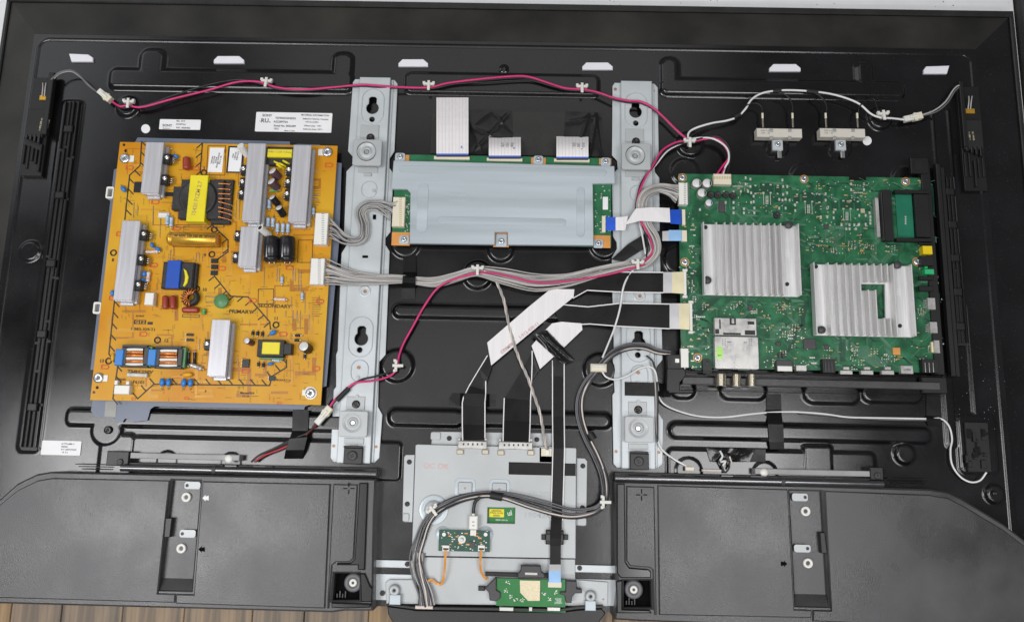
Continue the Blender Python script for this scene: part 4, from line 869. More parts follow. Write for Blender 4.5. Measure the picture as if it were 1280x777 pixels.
q = obj('top_tower', tb(1138, 197, 1162, 217, ZM, .017, .0008), 'black_plastic', bz); obj('tower_cavity', tb(1143, 201, 1153, 212, .0172, .0174), 'epoxy_black', q)
for y0, y1 in ((345, 350), (357, 364), (303, 306)): obj('clip_arm', tb(1149, y0, 1167, y1, ZM+.006, ZM+.009, .0006), 'black_plastic', bz)
obj('corner_block', tb(1152, 470.5, 1185, 492, .004, .010, .001), 'black_plastic', bz)
for px, r in ((900.5, 6.7), (920, 5.6), (939.3, 5.4)):
    A, B = P(px, 468, .0175), P(px, 482.5, .0175); rr = r*.00091; d = (B-A).normalized(); L = (B-A).length; A.z = .0136+rr
    o = obj('aerial_socket', MB().cyl(A, A+d*L*.4, rr, n=24).cyl(A+d*L*.4, A+d*L, rr*.95, n=24), 'nickel', mn)
# ================================================================ centre steel plate
ZS = .010
cp = thing('centre_plate', 'pale steel centre cover plate with raised pads below the long white flat cables', 'steel plate', P(618, 640, .001))
main = [(519.5, 556), (522, 555), (719.5, 559.5), (720.5, 561), (719.5, 697.5), (514.5, 694)]
hw = PP([(609.5, 633.5), (644, 634), (643.5, 654), (609, 653.5)], ZS)
obj('plate', MB().prism(PP(main, ZS), .0015, ZS, [[(p.x, p.y) for p in hw], [(p.x, p.y) for p in PP([(675, 558.6), (690, 558.9), (690, 577), (675, 576.6)], ZS)], PP(disc(530.5, 671.5, 2.7, 14), ZS)], c=.0005), 'plate_steel', cp)
zl = .0062
lowp = [(515.5, 695.5), (719, 698.5), (719, 724), (760, 727), (759, 757), (483, 754), (482, 728), (486, 724), (515, 724)]
obj('lower_plate', MB().prism(PP(lowp, zl), zl-.0015, zl, c=.0004), 'plate_steel', cp)
zf = .0055
obj('flange', MB().prism(PP([(505, 571), (507.5, 568), (518.5, 568), (515.5, 652), (506, 652), (503, 648)], zf), zf-.0015, zf, c=.0004), 'plate_steel', cp)
obj('flange', MB().prism(PP([(720.8, 572), (731, 572.5), (734, 576), (733, 654), (730, 657), (720, 656)], zf), zf-.0015, zf, c=.0004), 'plate_steel', cp)
obj('flange', MB().prism(PP([(541, 539), (690, 541), (690, 558), (539, 555)], zf), zf-.0015, zf, c=.0004), 'plate_steel', cp)
for q in ((538.5, 539.5, 550.5, 549.5), (503.5, 641, 511, 651.5), (722, 646.5, 733, 656.5)): obj('corner_pad', MB().prism(prr(*q, zf+.001, 2), zf+.0001, zf+.0016, c=.0005), 'plate_steel', cp)
for px, py in ((561.5, 547.5), (511.5, 577), (509, 629.5), (671, 549), (728.5, 582), (728, 634)): screw(px, py, zf+.0005, 3, cp, 'epoxy_black', slot=True)
for x0, y0, x1, y1 in ((569, 597.5, 594, 622), (611.5, 598.5, 637, 623)):
    A, B = P(x0, y0, ZS), P(x1, y1, ZS); w_ = .0035
    o = obj('pressed_pad', MB().prism(rrect(A.x, B.x, B.y, A.y, .005), ZS+.0001, ZS+.0006, [rrect(A.x+w_, B.x-w_, B.y+w_, A.y-w_, .002)], c=.0002), 'shield_steel', cp)
    obj('pad_top', MB().prism(rrect(A.x+w_+.0002, B.x-w_-.0002, B.y+w_+.0002, A.y-w_-.0002, .0015), ZS+.0001, ZS+.0018, c=.0007), 'plate_steel', o)
    c = P((x0+x1)/2, (y0+y1)/2, ZS); obj('pad_dimple', MB().lathe((c.x, c.y, ZS+.0019), [(.0012, 0), (.0010, .0002), (.0007, .0002), (.0006, 0)], 12), 'paper_grey', o)
c = P(542, 636.5, ZS); obj('boss', MB().lathe((c.x, c.y, ZS), [(.0168, .0001), (.0160, .0007), (.0105, .0008), (.0098, .0022), (.0080, .0028), (0, .0028)], 32), 'plate_steel', cp)
obj('boss_ring', MB().lathe((c.x, c.y, ZS+.0005), [(.0158, .0003), (.0150, .0005), (.0112, .0005), (.0106, .0003)], 32), 'shield_steel', cp)
for px in (553.5, 607): c = P(px, 667, ZS); obj('boss', MB().lathe((c.x, c.y, ZS), [(.0088, .0001), (.0084, .0005), (0, .0005)], 24), 'shield_steel', cp)
text(None, 'ink_stamp', 'OC OK', 545, 582.5, ZS+.0001, 6.6, 'ink_pink', cp, -1, sx=1.05)
text(None, 'lettering', '190424', 671, 644, ZS+.0001, 6, 'ink_grey', cp, -1, sx=1.3); text(None, 'lettering', '17L2026', 676, 617, ZS+.0001, 5.5, 'ink_grey', cp, -1, sx=1.2)
bd = obj('board_window', MB().box(hw[0].x-.004, hw[1].x+.004, hw[2].y-.004, hw[0].y+.004, ZS-.006, ZS-.0052), 'pcb_radio', cp)
zl2 = ZS-.005
ys = obj('yellow_sticker', tb(611.5, 635.5, 630, 646, zl2, zl2+.0003), 'yellow_tape', bd)
for k, y in enumerate((638, 640.6, 643.6)): text(None, 'lettering', ('LSE550FN02', '5V96A2 C1LV03', '|||||||||||||')[k], 620.5, y, zl2+.0004, 1.7, 'paper_black', ys, -1)
text(None, 'lettering', 'ul', 637, 641, zl2+.0001, 6, 'silk_white', bd, 12); text(None, 'lettering', 'F8J030-1209-AB', 627, 649.5, zl2+.0001, 1.6, 'silk_white', bd, -1)
obj('black_tape', tb(636, 577, 719.5, 594.5, ZS+.0001, ZS+.0003), 'ffc_film', cp)
obj('signal_socket', tb(675.5, 559.5, 690.5, 577, ZS-.006, ZS-.0045), 'pcb_timing', cp); q = obj('signal_plug', tb(676.5, 559.5, 690, 570, ZS-.0044, ZS+.001, .0005), 'cream_plastic', cp); obj('plug_latch', tb(682, 560, 686.5, 568.5, ZS+.0012, ZS+.002, .0003), 'white_plastic', q)
# the two steel shelled sockets of the panel cables
for x0, x1, y, n in ((572.5, 608.5, 548.5, 5), (623.5, 665.5, 549.5, 6)):
    zt = ZS+.006; q = obj('panel_socket', tb(x0, y+2, x1, y+12.5, ZS-.003, zt, .0006), 'tin_can', cp)
    for k in range(n): obj('shell_slot', tb(x0+7+(x1-x0-13)*k/(n-1)-.9, y+5, x0+7+(x1-x0-13)*k/(n-1)+.9, y+7.6, zt+.0001, zt+.0002), 'epoxy_black', q)
    for xx in (x0-1.5, x1-6): obj('shell_foot', tb(xx, y+13, xx+8, y+19, ZS+.0002, ZS+.003, .0005), 'nickel', q); 
    for xx in (x0, x1-3): obj('shell_ear', tb(xx, y-1.5, xx+3, y+1.8, ZS, zt+.001, .0004), 'tin_can', q)
# lower support bar and posts
br = thing('support_bar', 'long brushed steel support bar between the two black speakers', 'steel bar', P(620, 722, 0))
za_, zb_ = .0030, .0015
obj('bar', tb(470, 699, 775, 716, .0012, .0040, .0005), 'steel', br); obj('lower_bar', tb(468, 716.5, 775, 757, .0008, .0026, .0004), 'steel', br)
for px, py in ((509, 704.5), (724.5, 709.5), (478, 741), (754, 748)): screw(px, py, .0046, 3, br, 'chip_grey')
for px, py in ((493.5, 736.5), (738, 744)):
    c = P(px, py, .0065); t = thing('screw_post', 'grey screw post beside the %s' % ('woven grey cable end' if px < 600 else 'radio board holder'), 'screw post', (c.x, c.y, .0063), 'posts on the lower plate')
    obj('post', MB().lathe((c.x, c.y, .0063), [(.0062, 0), (.0060, .004), (.0050, .0055), (.0018, .0056), (.0016, .002)], 20), 'plate_steel', t); obj('hole', MB().cyl((c.x, c.y, .0065), (c.x, c.y, .0085), .0015, n=10), 'epoxy_black', t)
    obj('foot', tb(px-6.5, py+6, px+7, py+19, .0063, .0125, .0006), 'shield_steel', t)
# bottom bezel bar in front
bb = thing('bottom_bezel', 'black plastic lower bezel lip under the small radio board', 'bezel', P(620, 765, ZF+.003))
obj('lip', MB().prism(PP([(484, 757), (512, 760.5), (520, 762), (700, 764.5), (722, 761.5), (752, 760), (757, 766), (738, 792), (500, 792), (485, 767)], .010), ZF+.0004, .010, c=.001), 'black_plastic', bb)
obj('lip_ridge', MB().prism(PP([(484, 754.5), (518, 757.5), (700, 760), (724, 757), (754, 756), (754, 759.5), (722, 761), (700, 764), (520, 761.5), (484, 756.7)], .012), .002, .012, c=.0005), 'black_plastic', bb)

# ================================================================ small boards on the plate
kb = thing('button_board', 'small green circuit board with a white round button and two orange flex tails', 'circuit board', P(581, 676, ZS))
zk = ZS+.0040
obj('board', tb(549, 661.5, 612, 689.5, zk-.0012, zk), 'pcb_button', kb)
for px in (555, 607): c = P(px, 667.5, 0); obj('standoff', MB().cyl((c.x, c.y, ZS+.0006), (c.x, c.y, zk-.0013), .003), 'plate_steel', kb); obj('screw_pad', MB().prism(PP(disc(px, 667.5, 2.4, 12), zk), zk+.0001, zk+.0005), 'white_plastic', kb)
c = P(577.5, 673.5, zk); q = obj('tact_button', MB().lathe((c.x, c.y, zk), [(.0044, .0001), (.0044, .0012), (.0032, .0016), (.003, .0011), (0, .0012)], 20), 'white_plastic', kb); screw(577.5, 673.5, zk+.0016, 2, q)
for x0 in (553, 597.5):
    q = obj('flex_socket', tb(x0, 681, x0+8.5, 688.5, zk+.0001, zk+.0025, .0004), 'white_plastic', kb); obj('flex_latch', tb(x0+1, 684.5, x0+7.5, 687, zk+.0026, zk+.003), 'epoxy_black', q)
kx, kc = MB(), MB(); rs = random.Random(8)
for i in range(45):
    x, y = rs.uniform(551, 610), rs.uniform(663, 687)
    if math.hypot(x-577, y-673) < 6 or abs(x-591) < 5 and y < 672: continue
    tb(x, y, x+rs.uniform(.7, 2.2), y+rs.uniform(.6, 1.4), zk+.0001, zk+rs.uniform(.0004, .0009), mb=kx)
for i in range(16): x, y = rs.uniform(552, 607), rs.uniform(663, 685); tb(x, y, x+rs.uniform(2, 5), y+rs.uniform(1, 2.2), zk+.00005, zk+.00015, mb=kc)
obj('small_parts', kx, 'pad_tin', kb, kind='stuff'); obj('copper_print', kc, 'copper_pad', kb, kind='stuff'); obj('chip', tb(587, 676.5, 594, 683, zk+.0002, zk+.0016, .0002), 'chip_grey', kb)
rb = thing('radio_board', 'green wireless module board with a silver shield can in a dark plastic holder', 'circuit board', P(663, 742, ZS))
zr = .0135
obj('board', tb(621, 722, 706.5, 758.5, zr-.0012, zr), 'pcb_radio', rb); obj('edge_strip', tb(620.5, 759, 707, 765, zr-.0050, zr-.0020), 'pcb_radio', rb)
obj('shield_can', MB().prism(PP([(649.5, 724.5), (675.5, 725), (675, 750.5), (660, 750.5), (650, 740)], zr+.002), zr+.0001, zr+.002, c=.0003), 'gold_pads', rb)
obj('flat_cable_socket', tb(685, 726.5, 702, 734, zr+.0001, zr+.0025, .0004), 'cream_plastic', rb)
for x0, x1 in ((624, 642), (661, 665.5), (684, 700.5)): obj('edge_contact', tb(x0, 758, x1, 763.5, zr-.0018, zr+.002, .0005), 'bright_metal', rb)
rx = MB()
for cx, cy in ((631, 737), (637, 744.5), (644, 749), (652, 749), (679.5, 741.5), (686.5, 748), (693, 739), (634, 727)):
    for k in range(7): x, y = cx+rs.uniform(-2.5, 2.5), cy+rs.uniform(-2.5, 2.5); tb(x, y, x+1.2, y+.9, zr+.0001, zr+rs.uniform(.0005, .0009), mb=rx)
obj('small_parts', rx, 'pad_tin', rb, kind='stuff')
for s_, y in (('ACU01', 748), ('1906B', 750.5), ('J20H079', 753)): text(None, 'lettering', s_, 698, y, zr+.0001, 1.9, 'silk_white', rb, -1)
hd = thing('board_holder', 'dark plastic clip holder gripping the green radio board', 'holder', P(663, 738, .0063))
obj('backing', tb(607, 714.5, 687, 721.5, .0064, .0105, .0005), 'rubber', hd)
obj('left_arm', MB().prism(PP([(606, 735), (619, 722), (620.5, 722), (620.5, 737), (625.5, 740), (625.5, 747), (620, 751), (612, 750), (611, 740)], .0165), .0064, .0165, c=.0008), 'chip_grey', hd); obj('peg', tb(598, 732, 606, 738, .0064, .010, .0006), 'black_plastic', hd)
obj('right_arm', MB().prism(PP([(707.5, 725), (721, 726), (721, 735), (727.5, 736), (727.5, 741), (719, 741), (715, 746), (714.5, 753), (707.5, 753), (706, 744), (700, 742), (700, 739), (707, 739)], .0165), .0064, .0165, c=.0008), 'chip_grey', hd)
obj('top_clip', MB().prism(PP([(651, 706), (676, 706.5), (677, 714), (681, 717), (681, 722), (647, 722), (647, 716), (650.5, 713)], .0175), .0106, .0175, c=.001), 'chip_grey', hd); obj('clip_tongue', tb(656, 714.5, 672, 718.5, .0176, .0190, .0005), 'tin_can', hd)
hk = thing('cable_holder', 'black plastic cable holder clamping the narrow black flat cable', 'holder', P(693, 671, ZS))
obj('saddle', tb(682.5, 662, 704.5, 680.5, ZS+.0002, ZS+.0055, .001), 'black_plastic', hk); obj('saddle_bridge', tb(682.5, 667, 704, 676, ZS+.0056, ZS+.007, .0006), 'chip_grey', hk)
for x0 in (677, 705): obj('foot', tb(x0, 667.5, x0+5, 674.5, ZS+.0002, ZS+.003, .0005), 'black_plastic', hk)

# ================================================================ speakers
ZK = .023
def speaker(label, top, inset, ch, tabs, rings, marks, corner, arrowdir, crossp):
    t = thing('speaker_box', label, 'speaker', P(*ch[0], 0)-Vector((0, .06, -.001)), 'speaker boxes along the bottom edge')
    chp = PP(ch, ZK-.0022); chq = [(p.x, p.y) for p in chp]; pk = [(p.x, p.y) for p in PP(corner['pocket'], ZK-.0022)]
    obj('body', MB().prism(PP(top, ZK-.0022), ZF+.0006, ZK-.0022, [chq, pk], c=.002), 'speaker_plastic', t)
    for q in inset: obj('panel', MB().prism(PP(q, ZK), ZK-.0024, ZK, c=.0012), 'speaker_plastic', t, label='raised textured panel')
    xs, ys = [p.x for p in chp], [p.y for p in chp]
    zfl = ZK-.0085
    obj('channel_floor', MB().box(min(xs)-.006, max(xs)+.006, min(ys)-.004, max(ys)+.004, zfl-.002, zfl), 'speaker_plastic', t)
    L = min(ys)
    sl = MB().add([(min(xs)-.004, L-.002, ZK-.003), (max(xs)+.004, L-.002, ZK-.003), (max(xs)+.004, L+.011, zfl), (min(xs)-.004, L+.011, zfl)], [(0, 1, 2, 3)]); obj('channel_ramp', sl, 'speaker_plastic', t)
    for x0, y0, x1, y1, hx in tabs:
        z = ZK-.0035; A, B = P(x0, y0, z), P(x1, y1, z); hc = P(hx, (y0+y1)/2, z)
        obj('metal_tab', MB().prism(rrect(A.x, B.x, B.y, A.y, .0025), z-.0012, z, [disc(hc.x, hc.y, .0019, 12)]), 'plate_steel', t); obj('tab_root', MB().box(A.x+.001, B.x-.001, B.y+.001, A.y-.001, zfl+.0001, z-.0013), 'black_plastic', t)
    for px, py in rings:
        c = P(px, py, zfl+.003); obj('screw_boss', MB().lathe((c.x, c.y, zfl), [(.0052, 0), (.0052, .0026), (.0046, .0031), (.0026, .0031), (.0024, .0006), (0, .0005)], 22), 'white_plastic', t)
        obj('boss_hole', MB().cyl((c.x, c.y, zfl+.0007), (c.x, c.y, zfl+.0018), .0022, n=12), 'epoxy_black', t)
    for px, py, m in marks:
        z = ZK+.0001; g = arrowdir
        ar = MB().prism(PP([(px-4*g, py), (px, py-4), (px, py-2), (px+4*g, py-3), (px+4*g, py+3), (px, py+2), (px, py+4)], z), z, z+.0002); obj('arrow_mark', ar, m, t)
    # latch window beside the channel
    q = corner['latch']; obj('latch_frame', MB().prism(PP(q, ZK-.001), zfl, ZK-.001, c=.0006), 'black_plastic', t)
    # screw pocket with rubber post
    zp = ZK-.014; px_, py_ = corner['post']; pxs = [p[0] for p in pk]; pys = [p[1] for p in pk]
    obj('pocket_floor', MB().box(min(pxs)-.002, max(pxs)+.002, min(pys)-.002, max(pys)+.002, zp-.003, zp), 'shade_and_print_black', t)  # darkness of the recess is put into the floor colour
    c = P(px_, py_, ZK-.006); pm = obj('rubber_post', MB().lathe((c.x, c.y, zp), [(.0100, 0), (.0100, .006), (.0085, .0072), (.0048, .0072), (.0046, .0055), (.0045, .0066), (0, .0066)], 26), 'wire_grey_dark', t)
    obj('bush', MB().lathe((c.x, c.y, zp+.0066), [(.0043, 0), (.0040, .0012), (.0016, .0012), (.0014, .0002)], 20), 'white_plastic', pm); obj('bush_hole', MB().cyl((c.x, c.y, zp+.0067), (c.x, c.y, zp+.0075), .0014, n=10), 'epoxy_black', pm)
    rr = MB()
    for k in range(4):
        xx = min(pxs)+.003+k*.003; rr.box(xx, xx+.0012, min(pys)+.002, min(pys)+.006+.003*(k % 2), zp+.0001, zp+.004)
    obj('pocket_ribs', rr, 'epoxy_black', t)
    for q in corner['gloss']: obj('gloss_trim', MB().prism(PP(q, ZK+.0006), ZK-.0021, ZK+.0006, c=.0012), 'black_gloss', t)
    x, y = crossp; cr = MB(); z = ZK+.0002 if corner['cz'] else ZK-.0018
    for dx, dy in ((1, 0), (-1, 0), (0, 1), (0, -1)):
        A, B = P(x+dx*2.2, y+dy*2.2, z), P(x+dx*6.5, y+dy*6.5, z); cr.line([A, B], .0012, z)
    obj('cross_slot_shade', cr, 'shade_and_print_black', t)  # flat black lines stand in for the shade inside a slot
    return t
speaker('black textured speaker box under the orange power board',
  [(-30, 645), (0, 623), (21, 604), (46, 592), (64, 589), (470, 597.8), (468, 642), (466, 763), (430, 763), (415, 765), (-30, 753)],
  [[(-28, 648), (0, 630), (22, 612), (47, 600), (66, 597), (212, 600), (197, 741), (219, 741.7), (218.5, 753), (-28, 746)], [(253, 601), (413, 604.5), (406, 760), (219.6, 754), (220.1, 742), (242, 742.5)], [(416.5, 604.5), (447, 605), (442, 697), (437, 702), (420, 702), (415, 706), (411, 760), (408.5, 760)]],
  [(215, 600), (250.5, 601), (239, 737), (199, 736)], [(231, 601.5, 250, 611, 234), (225, 661.5, 244, 671.5, 228)], [(232.3, 621), (226, 685)], [(257, 622, 'paper'), (252, 686, 'shade_and_print_black')],
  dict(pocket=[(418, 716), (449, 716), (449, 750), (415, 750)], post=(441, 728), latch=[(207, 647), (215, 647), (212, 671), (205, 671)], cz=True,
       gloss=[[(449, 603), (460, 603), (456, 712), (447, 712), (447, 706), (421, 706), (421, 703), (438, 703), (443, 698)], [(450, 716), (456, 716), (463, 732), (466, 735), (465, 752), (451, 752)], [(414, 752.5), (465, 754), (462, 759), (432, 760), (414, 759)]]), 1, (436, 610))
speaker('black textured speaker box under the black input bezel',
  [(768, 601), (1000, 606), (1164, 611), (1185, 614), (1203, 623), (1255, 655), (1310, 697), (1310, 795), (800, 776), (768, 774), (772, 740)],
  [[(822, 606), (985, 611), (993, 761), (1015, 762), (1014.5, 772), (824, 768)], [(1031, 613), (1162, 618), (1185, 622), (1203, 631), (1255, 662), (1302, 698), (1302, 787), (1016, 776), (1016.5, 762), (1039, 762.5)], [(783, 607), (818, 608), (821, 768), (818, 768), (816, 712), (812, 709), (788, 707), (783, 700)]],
  [(987.5, 613), (1027.5, 614), (1036, 757), (995, 756)], [(990, 616, 1010, 626, 1006.5), (992.5, 680, 1013.5, 690, 1009.5)], [(1007.5, 638.5), (1010.5, 703.5)], [(980, 704, 'shade_and_print_black')],
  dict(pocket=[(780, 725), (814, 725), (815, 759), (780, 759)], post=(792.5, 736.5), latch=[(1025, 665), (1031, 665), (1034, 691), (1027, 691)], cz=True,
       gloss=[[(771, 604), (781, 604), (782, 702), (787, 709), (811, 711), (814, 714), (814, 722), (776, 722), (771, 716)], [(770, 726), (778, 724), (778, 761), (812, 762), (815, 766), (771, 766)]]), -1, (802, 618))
# glossy trim rods and steel strips between speakers and back
def rod(name, lab, pts, r, m, extra=None):
    t = thing(name, lab, 'trim rod', P(*pts[0], .001)); A, B = P(*pts[0], .024), P(*pts[1], .024); y = (A.y+B.y)/2
    obj('rod', MB().cyl((A.x, y, .021), (B.x, y, .021), r, n=18), m, t)
    obj('rod_shelf', MB().box(A.x, B.x, y-.0035, y+.0062, .001, .0150, .0006), 'black_plastic', t)
    rr = random.Random(len(lab))
    for k in range(6):
        xx = A.x+(B.x-A.x)*rr.uniform(.05, .95); obj('joint', MB().box(xx, xx+rr.uniform(.006, .02), y+.0035, y+.0060, .0151, .0151+rr.uniform(.001, .003), .0006), rr.choice(['chip_grey', 'black_gloss', 'wire_grey_dark']), t)
    xx = A.x+(B.x-A.x)*(.36 if A.x < 0 else .62); obj('rod_clip', MB().cyl((xx, y, .021), (xx+.004, y, .021), r*1.15, n=18), 'chip_grey', t)
    return t
rod('trim_rod', 'glossy dark trim rod along the top of the speaker under the power board', ((150, 584), (470, 592)), .0040, 'rod_gloss')
rod('trim_rod', 'glossy dark trim rod along the top of the speaker under the input bezel', ((769, 596.5), (1105, 605)), .0040, 'rod_gloss')
for lab, x0, y0, x1, y1 in (('short grey steel strip above the speaker under the power board', 163, 567, 299, 574), ('long grey steel strip above the speaker under the input bezel', 944, 588, 1089, 593)):
    t = thing('steel_strip', lab, 'steel strip', P((x0+x1)/2, y1, .004), 'grey strips above the speakers'); A, B = P(x0, y0, .016), P(x1, y1, .016); yy = (A.y+B.y)/2
    obj('strip', MB().box(A.x, B.x, yy-.0030, yy+.0034, .001, .016, .0006), 'bar_grey', t)
    xh = B.x-.012 if x0 < 500 else A.x+.010; obj('screw_dome', MB().lathe((xh, yy-.001, .016), [(.0045, 0), (.004, .001), (.002, .0018), (0, .002)], 16), 'white_plastic', t)
for lab, pts, sc_ in (('black plastic hinge latch at the left end of the power board speaker rod', ((134, 563), (160, 582)), (150, 577)), ('black plastic hinge latch at the end of the steel strip by the lower corner', ((1087, 583), (1105, 600)), (1097, 594))):
    t = thing('hinge_latch', lab, 'latch', P(*pts[1], .001)); obj('block', tb(*pts[0], *pts[1], .0005, .017, .001), 'black_plastic', t); screw(*sc_, .0176, 4, t, 'chip_grey')
    for k in range(3): obj('finger', tb(pts[0][0]+(22 if pts[0][0] > 500 else -40)+k*4, pts[1][1]-3+k*3, pts[0][0]+(70 if pts[0][0] > 500 else 4), pts[1][1]-1+k*3, .001, .006+.001*(2-k), .0005), 'black_plastic' if k != 1 else 'black_gloss', t)

# ================================================================ radio modules and resistors on the back sheet
def module(nm, lab, x0, y0, x1, y1, pad, seed, mir=1):
    t = thing(nm, lab, 'antenna', P((x0+x1)/2, (y0+y1)/2, .003)); a, b = P(x0, y0, .008), P(x1, y1, .008); x1w = a.x+(x1-x0)*.00093; r = random.Random(seed)
    obj('base', MB().box(a.x, x1w, b.y, a.y, .0005, .006, .0006), 'black_plastic', t)
    h = a.y-b.y; w_ = x1w-a.x
    cv = obj('cover', MB().box(a.x+w_*.04, a.x+w_*.9, a.y-h*.62, a.y-h*.34, .0061, .0105, .0008), 'rubber', t)
    for k in range(5): obj('ridge', MB().box(a.x+w_*(.02+.2*k), a.x+w_*(.12+.2*k), a.y-h*r.uniform(.85, .98), a.y-h*r.uniform(.64, .74), .0061, .0075+r.uniform(0, .003), .0006), 'black_plastic', t)
    obj('mast', MB().box(a.x+w_*(.85 if mir > 0 else 0), a.x+w_*(1.12 if mir > 0 else .18), a.y-h*.6, a.y+.004, .0061, .0125, .0008), 'black_plastic', t)
    for k in range(4): obj('notch', MB().box(a.x+w_*.1+k*w_*.2, a.x+w_*.22+k*w_*.2, a.y-h*.64-.002*k, a.y-h*.60, .0061, .0115, .0005), 'black_gloss', t)
    q = obj('contact_pad', tb(*pad, .0062, .0082, .0004), 'gold', t)
    for k, s_ in enumerate(('1-492-275-11', '> ABS <', 'UL 94HB')): text(None, 'lettering', s_, (x0+x1)/2-4+k*4.5, y0+(y1-y0)*.48, .0107, 2.2, 'gold_pads', cv, 86 if mir > 0 else -86)
    for k in range(2): obj('lead', MB().tube([P(pad[0]+3+k*3, pad[1]+1, .009), P(pad[0]+4+k*3, pad[1]-8, .012), P(pad[0]+4+k*4, pad[1]-15, .010)], .0008, 6), 'wire_grey', t)
module('antenna_module', 'black plastic antenna module beside the grooved strip, with a gold pad and grey wires', 41, 96, 69, 220, (49.5, 119, 62, 125), 3)
module('antenna_module', 'black plastic antenna module by the white plug, with a gold pad and grey wires', 1197, 107, 1226, 238, (1207, 135.5, 1219, 141.5), 4, -1)
t = thing('infrared_module', 'black plastic clip module at the end of the long white wire', 'module', P(1222, 558, .004)); r = random.Random(9)
obj('base', tb(1206, 527, 1240, 590, .004, .007, .0006), 'black_plastic', t)
for k in range(16): x, y = r.uniform(1207, 1232), r.uniform(529, 580); obj('rib', tb(x, y, x+r.uniform(3, 8), y+r.uniform(2, 12), .0071, .0085+r.uniform(0, .003), .0005), r.choice(['black_plastic', 'rubber', 'black_gloss']), t)
for x0, lab in ((946, 'white ceramic power resistor clamped beside the main board connector wires'), (1025, 'white ceramic power resistor clamped next to the white round sticker')):
    t = thing('ceramic_resistor', lab, 'resistor', P(x0+28, 168, .001), 'ceramic resistors on the back sheet')
    zt = .014; obj('body', tb(x0, 160, x0+57, 172, .003, zt, .0006), 'ceramic', t)
    for dx in (16, 39):
        for yy in (161, 170): obj('grip', tb(x0+dx, yy, x0+dx+4.5, yy+4, zt+.0001, zt+.0008, .0002), 'tin_can', t)
    for s_, yy in (('20W 0.47J', 163.5), ('67R    00', 166.5)): text(None, 'lettering', s_, x0+11, yy, zt+.0001, 2, 'paper_grey', t, -1)
    for dx in (6.5, 44 if x0 < 1000 else 46): obj('terminal', tb(x0+dx, 147, x0+dx+2.6, 159.5, .010, .011, .0002), 'nickel', t); obj('terminal_tip', tb(x0+dx-.4, 141, x0+dx+2.2, 147.5, .0112, .0132, .0003), 'cream_plastic', t)
    q = obj('clamp_plate', tb(x0+19.5, 174.5, x0+33, 187.5, .004, .008, .0005), 'steel', t); screw(x0+26, 180.5, .0086, 3.6, q)
    obj('clamp_tongue', tb(x0+26, 188, x0+31.5, 197, .0045, .0060, .0004), 'bright_metal', q)
    b_ = obj('clamp_boss', MB().prism(PP([(x0+13, 175), (x0+41, 175), (x0+41, 188), (x0+36, 195), (x0+15, 195), (x0+11, 189)], .0035), .0003, .0035, c=.002), 'black_steel', t)
# ================================================================ cables
def path(L, z=None): return [P(p[0], p[1], p[2] if len(p) > 2 else z) for p in L]
def bundle(name, label, pts, z, n, spread, r, mats, seed=1, group=None, cat='cable', pname='wire', zs=.0022):
    """loose harness: n wires wandering round one line; spread = half width in pixels (one value or one per point)"""
    base = spline(path(pts, z), 5); rr = random.Random(seed); N = len(base)
    sp = spread if isinstance(spread, (list, tuple)) else [spread]*len(pts)
    t = thing(name, label, cat, base[N//2]-Vector((0, 0, .003)), group)
    for k in range(n):
        u = (k+.5)/n*2-1; ph, ph2, a1 = rr.uniform(0, 6), rr.uniform(0, 6), rr.uniform(.12, .35); out = []; zz = rr.uniform(-1, 1)
        for i, p in enumerate(base):
            s_ = i/(N-1)*(len(pts)-1); j = min(int(s_), len(pts)-2); w_ = (sp[j]*(1-(s_-j))+sp[j+1]*(s_-j))*.00093
            d = (base[min(i+1, N-1)]-base[max(i-1, 0)]).normalized(); nn = Vector((-d.y, d.x, 0))
            nn = nn.normalized() if nn.length > 1e-5 else Vector((1, 0, 0))
            o_ = u+a1*math.sin(i*.16+ph); zt = math.sqrt(max(0, 1-min(1, u*u)))*zz*zs*(.6+.4*math.sin(i*.13+ph2))
            out.append(p+nn*w_*o_+Vector((0, 0, zt)))
        obj(pname, MB().tube(out, r, 6, 0), mats[k % len(mats)], t)
    return t
def wires(name, label, lst, cat='wire', group=None):
    """one thing of a few single wires, each (points, radius, material)"""
    t = thing(name, label, cat, path(lst[0][0], .008)[0]-Vector((0, 0, .004)), group)
    for pts, z, r, m in lst: obj('wire', MB().tube(path(pts, z), r, 7, 7), m, t)
    return t
Z = .009
# grey harness from power board to timing board
bundle('wire_harness', 'dark grey S-bent wire harness between power board and timing board connector', [(407, 285), (418, 290), (430, 299), (444, 302), (454, 296), (455, 281), (451, 266), (458, 257), (472, 256), (484, 261), (492, 264)], .0165, 14, [15, 10, 7, 5.5, 5.5, 6, 6, 6, 7, 10, 15], .00075, ['wire_grey', 'wire_grey', 'wire_grey_dark', 'wire_grey'], 2, zs=.0016)
# long grey harness across the middle
bundle('wire_harness', 'long pale grey wire harness sweeping across the middle to the main board connector', [(404, 339, .017), (418, 342, .017), (440, 347, .015), (470, 349, .015), (500, 349.5, .012), (520, 351, .008), (545, 352, .007), (572, 345, .011), (597, 339, .016), (630, 345, .013), (670, 353, .012), (710, 350, .012), (750, 340, .015), (785, 332, .018), (806, 328, .019), (819, 314, .019), (817, 298, .019), (808, 282, .02), (802, 262, .02), (806, 244, .02), (822, 236, .018), (838, 238, .018), (849, 242, .017)], Z, 22,
  [15, 11, 8, 6.5, 5.5, 5, 6, 5.5, 5, 8, 9.5, 8, 7, 6, 6, 6, 6, 5.5, 5.5, 6, 6, 8, 12], .00085, ['wire_grey', 'wire_grey', 'wire_grey_mid', 'wire_grey', 'wire_grey_pale'], 5)
